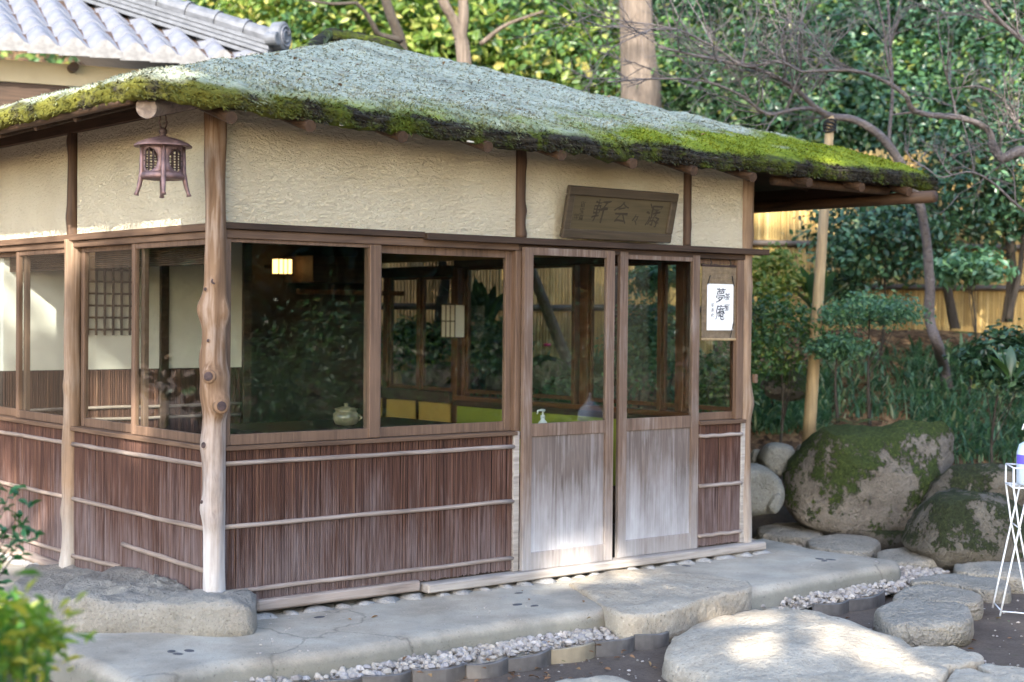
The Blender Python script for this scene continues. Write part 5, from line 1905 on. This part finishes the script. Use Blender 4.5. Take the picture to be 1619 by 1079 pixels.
big_trunk('dark crooked trunk seen through the second front window', [(690, 560, 14.9), (698, 480, 14.9), (704, 440, 14.9), (690, 380, 14.9)], .06, .04, 'bark_dark', name='leaning_tree', crown=((690, 345, 15.2), (.7, .7, .3), 50, 24, .08), leafmat='leaf_dark')

# crowns of the wood: a few source trees, copied
def wood_tree(label, group, mat, leaf, size, nc=150, per=26):
    t = thing('broadleaf_tree', label, 'tree', (0, 0, 0), 0, group)
    V, T = crown_data(nc, per, (1.25 * size, 1.25 * size, 1.0 * size), leaf, .20, .5, .55, .35)
    c = np.array([0, 0, 1.9 * size])
    tri_mesh('crown', V + c, T, MAT[mat], t)
    branchy(MB(), (0, 0, -.3), 2 * size, .07, c, (1.1 * size, 1.1 * size, .9 * size), 8).build('trunk', MAT['bark_dark'], t, True)
    kids(t)
    return t


def put(src, x, y, depth, sc, rz, label=None, group=None, first=[]):
    if src.name in first: o = copy_tree(src)
    else:
        o = src
        first.append(src.name)
    c = at(x, y, depth)                       # crown centre
    o.location = (c[0], c[1], c[2] - 1.9 * sc * src['size'])
    o.rotation_euler = (0, 0, rz)
    o.scale = (sc, sc, sc)
    if label: o['label'] = label
    if group: o['group'] = group
    return o


GS, GD = 'sunlit trees above the roof ridge', 'dark trees filling the wooded bank'
LS, LD = 'sunlit yellow green broadleaf tree above the thatch roof skyline', 'dark green broadleaf tree in the shaded wood above the fence'
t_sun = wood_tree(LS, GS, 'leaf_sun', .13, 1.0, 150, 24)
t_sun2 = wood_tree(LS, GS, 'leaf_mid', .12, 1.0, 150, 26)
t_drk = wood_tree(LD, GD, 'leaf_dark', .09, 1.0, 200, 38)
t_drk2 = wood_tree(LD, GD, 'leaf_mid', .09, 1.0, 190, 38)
for q in (t_sun, t_sun2, t_drk, t_drk2): q['size'] = 1.0
SL = ['just right of the tiled ridge end', 'at the top edge above the roof peak', 'low behind the slanting dark trunk', 'behind the fork of the slanting tree', 'just above the thatch between the slanting and forked trunks',
      'directly right of the pale forked trunk', 'at the top edge above the pale forked trunk', 'at the top edge midway between forked trunk and thick trunk', 'on the roof skyline midway to the thick trunk', 'left of the thick straight trunk',
      'on the roof skyline left of the thick trunk', 'at the top edge above the tiled roof', 'just over the mossy roof peak', 'at the top edge behind the thick straight trunk']
DL = ['right of the thick trunk near the top edge', 'right of the thick trunk just above the roof', 'at the top edge behind the densest bare twigs', 'on the roof skyline under the bare twigs', 'behind the tips of the propped limb',
      'at the top edge left of the tall thin plum shoot', 'behind the top of the wooden prop', 'at the top edge behind the thin upright shoot', 'between the two bare plum boughs', 'above the bend of the curved right bough', 'at the top edge right of the thin shoot',
      'behind the upper right bare boughs', 'in the top right corner', 'at the right edge beside the bare bough', 'directly behind the prop below its rope', 'under the right bough near the picture edge', 'behind the upper curve of the propped plum',
      'on the roof skyline left of the prop', 'outside the right edge near the top', 'on the roof skyline right of the thick trunk foot']
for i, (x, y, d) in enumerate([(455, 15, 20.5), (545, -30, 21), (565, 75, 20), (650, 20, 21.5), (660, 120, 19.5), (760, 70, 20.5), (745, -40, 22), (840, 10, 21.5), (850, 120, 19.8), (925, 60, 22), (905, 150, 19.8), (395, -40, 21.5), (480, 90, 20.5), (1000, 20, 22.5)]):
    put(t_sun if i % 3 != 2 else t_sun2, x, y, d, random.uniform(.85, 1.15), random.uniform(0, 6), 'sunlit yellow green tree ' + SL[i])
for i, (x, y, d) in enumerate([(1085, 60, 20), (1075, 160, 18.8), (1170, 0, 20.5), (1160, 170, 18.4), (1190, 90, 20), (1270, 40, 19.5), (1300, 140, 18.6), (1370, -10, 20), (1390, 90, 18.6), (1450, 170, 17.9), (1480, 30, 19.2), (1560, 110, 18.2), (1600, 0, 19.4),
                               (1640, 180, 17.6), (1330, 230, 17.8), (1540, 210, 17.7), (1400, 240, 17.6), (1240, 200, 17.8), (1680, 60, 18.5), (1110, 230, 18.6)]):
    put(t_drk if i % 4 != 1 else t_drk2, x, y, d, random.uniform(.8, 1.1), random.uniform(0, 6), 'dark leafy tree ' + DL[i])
# distant wood that reads as one mass
def far_wood():
    N = 30000
    u = rng.uniform(-700, 2300, N)
    v = rng.uniform(-500, 420, N)
    d = rng.uniform(24, 28, N)
    P = CAM + (RIGHT * (u - PCX)[:, None] + DOWN * (v - PCY)[:, None] + FWD * FPX) * (d / FPX)[:, None]
    n = rng.normal(size=P.shape) * .6 - FWD * .5 + np.array([0, 0, .6])
    V, T = leaf_tris(P, rng.uniform(.14, .26, N), n, .55)
    o = tri_mesh('distant_wood', V, T, MAT['leaf_mid'])
    tag(o, 'far tangle of leaves closing the view behind the trees', 'wood', kind='stuff')


far_wood()

# ------------------------------------------------------------------ shrubs and plants of the garden
shrub('round_shrub', 'round dense shrub right beside the teahouse corner post', 'shrub', 1225, 530, 13.2, .42, .34, 'leaf_mid', .05, 110, 26)
shrub('yellow_green_shrub', 'bright yellow green shrub beside the lintel end of the teahouse', 'shrub', 1222, 435, 14.2, .24, .26, 'leaf_sun', .05, 80, 24)
shrub('azalea', 'azalea with flat layered leaf pads on a thin crooked stem', 'shrub', 1375, 492, 12.9, .44, .11, 'leaf_azalea', .042, 90, 26, base_y=672)
shrub('azalea', 'lower azalea pad crossing the foot of the wooden prop', 'shrub', 1325, 548, 12.7, .26, .085, 'leaf_azalea', .042, 60, 24, base_y=660)
shrub('camellia_bush', 'large dark camellia filling the gap under the right eave', 'shrub', 1390, 380, 14.9, .62, .40, 'leaf_dark', .075, 130, 30, aspect=.5)
shrub('camellia_bush', 'dark camellia branches behind the azalea, low before the fence', 'shrub', 1335, 455, 15.1, .2, .14, 'leaf_dark', .075, 40, 26)
shrub('camellia_bush', 'pale backed leafy bush hanging before the fence at right', 'shrub', 1530, 425, 14.4, .38, .13, 'leaf_azalea', .085, 50, 22)
shrub('camellia_bush', 'dark glossy bush at the right edge above the boulders', 'shrub', 1590, 570, 12.6, .34, .26, 'leaf_dark', .075, 70, 26)
shrub('garden_shrub', 'shrub seen through the right sliding door glass', 'shrub', 1020, 545, 13.4, .30, .42, 'leaf_azalea', .06, 90, 26)
shrub('garden_shrub', 'low green shrub seen through the narrow window under the blind', 'shrub', 1130, 600, 12.8, .30, .25, 'leaf_mid', .05, 70, 26)
shrub('garden_shrub', 'weeping leafy shrub seen through the second front window', 'shrub', 770, 545, 13.9, .30, .2, 'leaf_azalea', .07, 70, 26)
shrub('garden_shrub', 'low dark shrub seen at the left of the second front window', 'shrub', 650, 545, 14.4, .3, .22, 'leaf_mid', .06, 70, 26)
shrub('garden_shrub', 'small shrub below the rock seen through the left sliding door', 'shrub', 905, 625, 13.0, .22, .14, 'leaf_azalea', .05, 50, 24)
shrub('garden_shrub', 'shrub crown seen at the top of the right sliding door', 'shrub', 1045, 440, 14.2, .30, .14, 'leaf_azalea', .07, 40, 24)


def broad_plant(label, x, y, depth, n, ln, wd, tilt=.35):
    b = at(x, y, depth)
    t = thing('cast_iron_plant', label, 'plant', b)
    for k in range(n):
        a = rng.uniform(0, 6.28)
        l_ = ln * rng.uniform(.75, 1.15)
        w_ = wd * rng.uniform(.8, 1.2)
        lean = rng.uniform(.1, tilt * 2)
        d = np.array([math.cos(a), math.sin(a), 0])
        s_ = np.array([-d[1], d[0], 0])
        vs, fs = [], []
        m = 9
        for i in range(m + 1):
            u = i / m
            z = l_ * (u - .25 * lean * u * u)
            o_ = l_ * lean * u * u
            hw = w_ * (math.sin(max(0, (u - .22) / .78) * math.pi) ** .7 if u > .22 else .06)
            c = d * (o_ + .03) + np.array([0, 0, z])
            vs += [c - s_ * hw + d * .0, c - d * hw * .25 + np.array([0, 0, -.1 * hw]), c + s_ * hw]
        for i in range(m):
            for j in range(2): fs.append((i * 3 + j, i * 3 + j + 1, (i + 1) * 3 + j + 1, (i + 1) * 3 + j))
        link_mesh('leaf', vs, fs, MAT['leaf_dark' if k % 3 else 'leaf_mid'], t, True)
    return t


broad_plant('broad bladed plant with upright leaves behind the round shrub', 1290, 505, 14.3, 11, .50, .055, .5)
broad_plant('clump of tall broad leaves seen through the second front window', 765, 548, 14.3, 12, .62, .06, .3)
broad_plant('small broad leaved clump at the right edge above the boulders', 1600, 610, 11.6, 9, .30, .04, .7)


def grass():
    """dwarf bamboo and lilyturf carpet on the bank: blades nobody could count"""
    pts = []
    def patch(x0, x1, y0, y1, n):
        for i in range(n):
            for tries in range(10):
                x, y = random.uniform(x0, x1), random.uniform(y0, y1)
                r = ray(x, y)
                # march to the bank
                lo, hi = 9.0, 17.0
                for s_ in range(24):
                    m_ = (lo + hi) / 2
                    p = CAM + r * (m_ / FPX)
                    if p[2] > float(terrain(p[0], p[1])): lo = m_
                    else: hi = m_
                if 11.8 < lo < 16.4:
                    pts.append(CAM + r * (lo / FPX))
                    break
    patch(1190, 1310, 600, 690, 1400)
    patch(1300, 1450, 560, 665, 558)
    patch(1440, 1640, 560, 735, 2100)
    patch(1060, 1180, 580, 660, 310)
    patch(600, 1000, 560, 660, 806)
    P = np.array(pts)
    N = len(P)
    m = 4
    a = rng.uniform(0, 6.28, N)
    d = np.stack([np.cos(a), np.sin(a), 0 * a], 1)
    s_ = np.stack([-d[:, 1], d[:, 0], 0 * a], 1)
    ln = rng.uniform(.10, .32, N)
    le = rng.uniform(.35, 1.35, N)
    hw = rng.uniform(.006, .016, N)
    V = np.zeros((N, 2 * m + 1, 3))
    for i in range(m):
        u = i / m
        c = P + d * (ln * le * u * u)[:, None] + np.array([0, 0, 1.0]) * (ln * (u - .35 * le * u * u))[:, None]
        w_ = hw * (1 - .5 * u) * (1 if i else .6)
        V[:, 2 * i] = c - s_ * w_[:, None]
        V[:, 2 * i + 1] = c + s_ * w_[:, None]
    u = 1
    V[:, 2 * m] = P + d * (ln * le)[:, None] + np.array([0, 0, 1.0]) * (ln * (1 - .55 * le))[:, None]
    k = (np.arange(N) * (2 * m + 1))[:, None]
    T = []
    for i in range(m - 1):
        T += [k + np.array([2 * i, 2 * i + 1, 2 * i + 3]), k + np.array([2 * i, 2 * i + 3, 2 * i + 2])]
    T.append(k + np.array([2 * m - 2, 2 * m - 1, 2 * m]))
    o = tri_mesh('bamboo_grass', V.reshape(-1, 3), np.concatenate(T), MAT['leaf_grass'])
    tag(o, 'carpet of blue green grass blades covering the garden bank', 'grass', kind='stuff')


grass()


def fern(label, x, y, depth, n=9, ln=.32):
    b = at(x, y, depth)
    t = thing('fern', label, 'fern', b)
    for k in range(n):
        a = 6.28 * k / n + rng.uniform(-.3, .3)
        d = np.array([math.cos(a), math.sin(a), 0])
        s_ = np.array([-d[1], d[0], 0])
        l_ = ln * rng.uniform(.7, 1.1)
        vs, fs = [], []
        m = 13
        for i in range(m):
            u = (i + 1) / m
            c = d * l_ * u * .9 + np.array([0, 0, l_ * (.62 * u - .55 * u * u)])
            w_ = l_ * .23 * math.sin(min(1, u * 1.15 + .1) * math.pi * .93) + .004
            for sg in (-1, 1):
                o_ = len(vs)
                e = c + s_ * sg * w_ + d * w_ * .35 + np.array([0, 0, -.15 * w_])
                q = d * l_ * .028
                vs += [c - q, c + q, e]
                fs.append((o_, o_ + 1, o_ + 2) if sg > 0 else (o_, o_ + 2, o_ + 1))
        link_mesh('frond', vs, fs, MAT['leaf_fern'], t)
    return t


fern('low fern growing on top of the big mossy boulder', 1350, 672, 12.6, 10, .30)
fern('light green fern fan beside the curved plum trunk', 1445, 625, 12.9, 8, .30)
fern('fern fronds in the shade under the azalea pads', 1420, 575, 13.4, 9, .34)
fern('long fern fronds behind the plum trunk before the fence', 1550, 535, 14.2, 8, .40)
fern('small bright fern at the teahouse corner above the round rocks', 1225, 688, 12.9, 8, .2)

# pink camellia flower behind the glass
c = at(865, 548, 13.5)
t = thing('camellia_flower', 'single pink flower seen through the left sliding door', 'flower', c)
for k in range(6):
    a = k * 1.047
    MB().lathe([(.004, 0), (.016, .006), (.020, .018), (.014, .026)], (.014 * math.cos(a), .014 * math.sin(a), 0), 8).build('petal', MAT['petal'], t, True)

# ------------------------------------------------------------------ fallen leaves
def grit():
    mb = MB()
    for i in range(420):
        x, y = random.uniform(400, 1400), random.uniform(880, 1040)
        if y > 1045 - (x - 420) * .155: continue
        p = G(x, y, .001)
        pebble(mb, (p[0], p[1], p[2]), random.uniform(.002, .0065), i * .37, 5, .6)
    for i in range(520):
        x, y = random.uniform(650, 1640), random.uniform(880, 1079)
        p = G(x, y, -.158)
        pebble(mb, (p[0], p[1], p[2]), random.uniform(.003, .010), i * .41, 5, .6)
    o = mb.build('grit', MAT['gravel'])
    tag(o, 'loose grit and tiny stones strewn over platform and dark earth', 'grit', kind='stuff')


grit()


def litter():
    C, s = [], []
    def scat(n, f):
        for i in range(n):
            C.append(f())
            s.append(random.uniform(.02, .045))
    scat(70, lambda: G(random.uniform(1240, 1619), random.uniform(890, 1060), -.148))
    scat(40, lambda: G(random.uniform(720, 1050), random.uniform(1040, 1078), -.148))
    scat(9, lambda: G(random.uniform(420, 1150), random.uniform(920, 990), .006))
    scat(30, lambda: G(random.uniform(430, 1050), random.uniform(1012, 1070), -.085))
    for i in range(75):
        x, y = random.uniform(-.3, 4.6), random.uniform(-.3, 1.6)
        z, d = roof_z(x, y)
        C.append(np.array([x, y, z + .02]))
        s.append(random.uniform(.015, .045))
    for i in range(420):
        x, y = random.uniform(1190, 1640), random.uniform(520, 740)
        r = ray(x, y)
        lo, hi = 9.0, 17.0
        for q in range(20):
            m_ = (lo + hi) / 2
            p = CAM + r * (m_ / FPX)
            if p[2] > float(terrain(p[0], p[1])): lo = m_
            else: hi = m_
        C.append(CAM + r * (lo / FPX) + np.array([0, 0, .02]))
        s.append(random.uniform(.03, .07))
    C = np.array(C)
    n = rng.normal(size=C.shape) * .25 + np.array([0, 0, 1])
    V, T = leaf_tris(C, np.array(s), n, .5, .2)
    o = tri_mesh('fallen_leaves', V, T, MAT['litter'])
    tag(o, 'dry brown fallen leaves scattered over earth, gravel and roof', 'leaves', kind='stuff')


litter()

# ------------------------------------------------------------------ foreground plants, lower left
def fore_plants():
    b = at(20, 1120, 4.3)
    b[2] = -.2
    t = thing('nandina', 'bright yellow green nandina blurred in the lower left corner', 'plant', b)
    C, A = [], []
    mb = MB()
    for k in range(40):
        tx, ty, td = rng.uniform(-60, 88), rng.uniform(945, 1085), rng.uniform(3.9, 4.6)
        p = at(tx, ty, td) - b
        mb.tube(spline([(rng.normal(0, .03), rng.normal(0, .03), 0), p * .5 + np.array([0, 0, .08]), p], 4), np.linspace(.006, .002, 9), 5)
        for j in range(16):
            C.append(p + rng.normal(size=3) * .05 * np.array([1, 1, .8]))
            A.append(rng.normal(size=3) * .6 + np.array([0, 0, -.15]))
    C = np.array(C)
    V, T = leaf_tris(C, rng.uniform(.04, .085, len(C)), rng.normal(size=C.shape) * .5 + np.array([0, 0, .9]), .26, .2, np.array(A))
    tri_mesh('foliage', V, T, MAT['leaf_fore'], t)
    mb.build('stems', MAT['leaf_fore_dark'], t, True)
    b = at(-60, 1000, 5.6)
    b[2] = -.2
    t = thing('leafy_sapling', 'fresh green sapling twig reaching in at the left edge', 'plant', b)
    C, A = [], []
    mb = MB()
    for (x, y) in [(20, 775), (10, 800), (28, 815), (35, 840), (8, 850), (22, 878), (-15, 790), (-20, 830), (-15, 870), (0, 900), (-10, 930), (12, 955), (40, 850), (5, 985), (-5, 1010)]:
        p = at(x, y, 5.6 + rng.uniform(-.15, .15)) - b
        mb.tube(spline([(0, 0, .2), p * np.array([.3, .3, .75]), p], 4), np.linspace(.007, .002, 9), 5)
        for j in range(9):
            C.append(p + rng.normal(size=3) * .026)
            A.append(rng.normal(size=3) + RIGHT * .6)
    C = np.array(C)
    V, T = leaf_tris(C, rng.uniform(.035, .06, len(C)), rng.normal(size=C.shape) * .5 + np.array([0, 0, .9]), .45, .2, np.array(A))
    tri_mesh('foliage', V, T, MAT['leaf_fore_dark'], t)
    mb.build('stem', MAT['bark_dark'], t, True)


fore_plants()

# ------------------------------------------------------------------ out-of-frame plants: oaks shaped for shade and sun gaps, laurels added to darken reflections
LIT = []          # (point, radius) of spots kept in sun by gaps cut into the crowns


def lit(p, r): LIT.append((np.array(p, float), r))


for x in range(0, 460, 45):
    for y in (-20, 25): lit(at(x, y, 13.2), .30)
for y in np.arange(-.2, 3.6, .18): lit((-.62, y, 2.62), .10)
for y in np.arange(-.4, .6, .12): lit((-.50 + y * .3, -.32 + y * .2, 2.66), .09)
for x in np.linspace(400, 1010, 12):
    for y in (-20, 60, 140): lit(at(x, y, 20), .8)
for x0, y0, x1, y1 in ((1150, 968, 1262, 975), (1200, 1020, 1330, 1010), (1330, 995, 1400, 1008), (1400, 1035, 1600, 1062)):
    for k in np.linspace(0, 1, 9): lit(G(x0 + (x1 - x0) * k, y0 + (y1 - y0) * k, .0), .085)
for k in np.linspace(0, 1, 5): lit((2.40 + .3 * k, -.03, -.10 + .12 * k), .09)
for k in np.linspace(0, 1, 7): lit(G(905 + 110 * k, 905 - 5 * k, .05), .09)
for x in np.linspace(.75, 1.7, 7): lit((x, 3.0, .90), .09)
for x in (.15, .35): lit((x, 1.0, .83), .10)
for x in np.linspace(1210, 1300, 5): lit(at(x, 320, 16), .12)
for x in np.linspace(1380, 1560, 6): lit(at(x, 510, 15.2), .07)
for x in np.linspace(1120, 1160, 3): lit(at(x, 190, 18), .10)
for x in np.linspace(980, 1040, 4): lit(at(x, 20, 18.7), .30)
lit(at(1285, 580, 13), .06)
g2 = random.Random(3)
for k in range(46): lit(at(g2.uniform(1060, 1640), g2.uniform(-20, 300), g2.uniform(16.8, 19)), g2.uniform(.04, .16))
for k in range(12): lit(at(g2.uniform(1200, 1600), g2.uniform(290, 480), 16.1), g2.uniform(.03, .10))
for x in range(0, 90, 20): lit(at(x, 1020, 4.3), .2)
LP = np.array([p for p, r in LIT])
LR = np.array([r for p, r in LIT])


def shade_keep(P):  # drops crown leaves standing between the sun and the chosen spots
    keep = np.ones(len(P), bool)
    for a in range(0, len(P), 20000):
        q = P[a:a + 20000]
        for p, r in LIT:
            w_ = q - p
            al = w_ @ SUNV
            dist = np.linalg.norm(w_ - al[:, None] * SUNV, axis=1)
            keep[a:a + 20000] &= ~((al > 0) & (dist < r + .085))
    return keep


def shade_tree(label, q, dist, rad, nc, per, leaf, base=None):
    c = np.array(q, float) + SUNV * dist
    b = np.array(base if base is not None else (c[0], c[1], -.2), float)
    t = thing('shade_oak', label, 'tree', b, 0, 'unseen oaks with crowns shaped for shade')
    P, O = clump_points(nc, per, rad, .16, .1)
    P = P + c
    k = shade_keep(P)
    P, O = P[k], O[k]
    n = rng.normal(size=P.shape) * .6 + O * .3 + SUNV * .5 + np.array([0, 0, .3])
    V, T = leaf_tris(P, leaf * rng.uniform(.7, 1.3, len(P)), n, .5)
    tri_mesh('crown', V - b, T, MAT['leaf_dark'], t)
    branchy(MB(), (0, 0, -.2), c[2], .22, c - b, rad, 8).build('trunk', MAT['bark_dark'], t, True)


SH = 'tall unseen evergreen oak, its crown shaped to shade the teahouse'
shade_tree(SH, (.8, .4, 1.6), 15, (2.2, 2.2, 1.7), 330, 30, .20)
shade_tree(SH, (3.6, .2, 1.6), 16, (2.3, 2.3, 1.8), 330, 30, .20)
shade_tree(SH, (2.2, -2.0, 0), 15, (2.4, 2.2, 1.5), 260, 30, .20)
shade_tree(SH, (6.2, .5, 1.0), 17, (2.3, 2.3, 1.9), 300, 30, .20)
shade_tree(SH, (8.8, 2.5, 2.2), 19, (2.4, 2.4, 2.0), 95, 30, .20)
shade_tree(SH, (-1.3, -.6, .3), 16, (1.5, 1.5, 1.3), 170, 30, .20)
shade_tree(SH, (10.5, 4.5, 4.2), 22, (2.6, 2.6, 2.0), 65, 30, .20)
shade_tree(SH, (3.2, 2.4, 2.9), 19, (2.3, 2.3, 1.2), 220, 30, .20)
for i, (x, y, s_) in enumerate([(4.2, -6.8, 1.0), (6.2, -7.6, 1.3), (7.9, -5.9, 1.1), (9.5, -8, 1.6), (3.0, -9.5, 1.5), (11.5, -6, 1.5), (6.0, -11, 2.0), (10.5, -11.5, 2.2), (14, -9, 2.2), (1.0, -11.5, 1.8)]):
    t = thing('hedge_shrub', 'rounded dark shrub outside the picture, mirrored in the front glass', 'shrub', (x, y, -.2), 0, 'shrubs facing the teahouse front')
    V, T = crown_data(90, 26, (.8 * s_, .8 * s_, .75 * s_), .075, .24, .5)
    tri_mesh('crown', V + np.array([0, 0, .75 * s_]), T, MAT['leaf_azalea' if i in (0, 1, 2) else 'leaf_dark'], t)
    branchy(MB(), (0, 0, -.1), s_, .04, (0, 0, .75 * s_), (.7 * s_, .7 * s_, .6 * s_), 5).build('trunk', MAT['bark_dark'], t, True)

t_grove = None  # laurels added to keep bright sky and ground out of the window reflections
for i, (x, y, sc) in enumerate([(9, -14, 1.3), (13, -13, 1.5), (17, -11, 1.5), (12.5, -18, 1.9), (18, -17, 2.0), (6, -16, 1.5), (22, -14, 2.2), (24, -21, 2.6), (16, -24, 2.6), (3.5, -19, 2.0), (-5.5, 8.5, 1.2), (-8.5, 12, 1.6), (-5.0, 13.5, 1.5), (-11, 9, 1.6)]):
    if t_grove is None:
        t_grove = thing('reflection_laurel', 'dense unseen laurel tree added to darken the reflections in the window glass', 'tree', (0, 0, -.16), 0, 'unseen laurels added to darken the window glass')
        V, T = crown_data(420, 30, (1.9, 1.9, 2.2), .16, .16, .5, .5, .2)
        tri_mesh('crown', V + np.array([0, 0, 2.5]), T, MAT['leaf_dark'], t_grove)
        branchy(MB(), (0, 0, -.2), 2.5, .14, (0, 0, 2.5), (1.6, 1.6, 1.8), 6).build('trunk', MAT['bark_dark'], t_grove, True)
        kids(t_grove)
        q = t_grove
    else: q = copy_tree(t_grove)
    q.location = (x, y, -.2)
    q.scale = (sc, sc, sc)
    q.rotation_euler = (0, 0, i * 1.3)
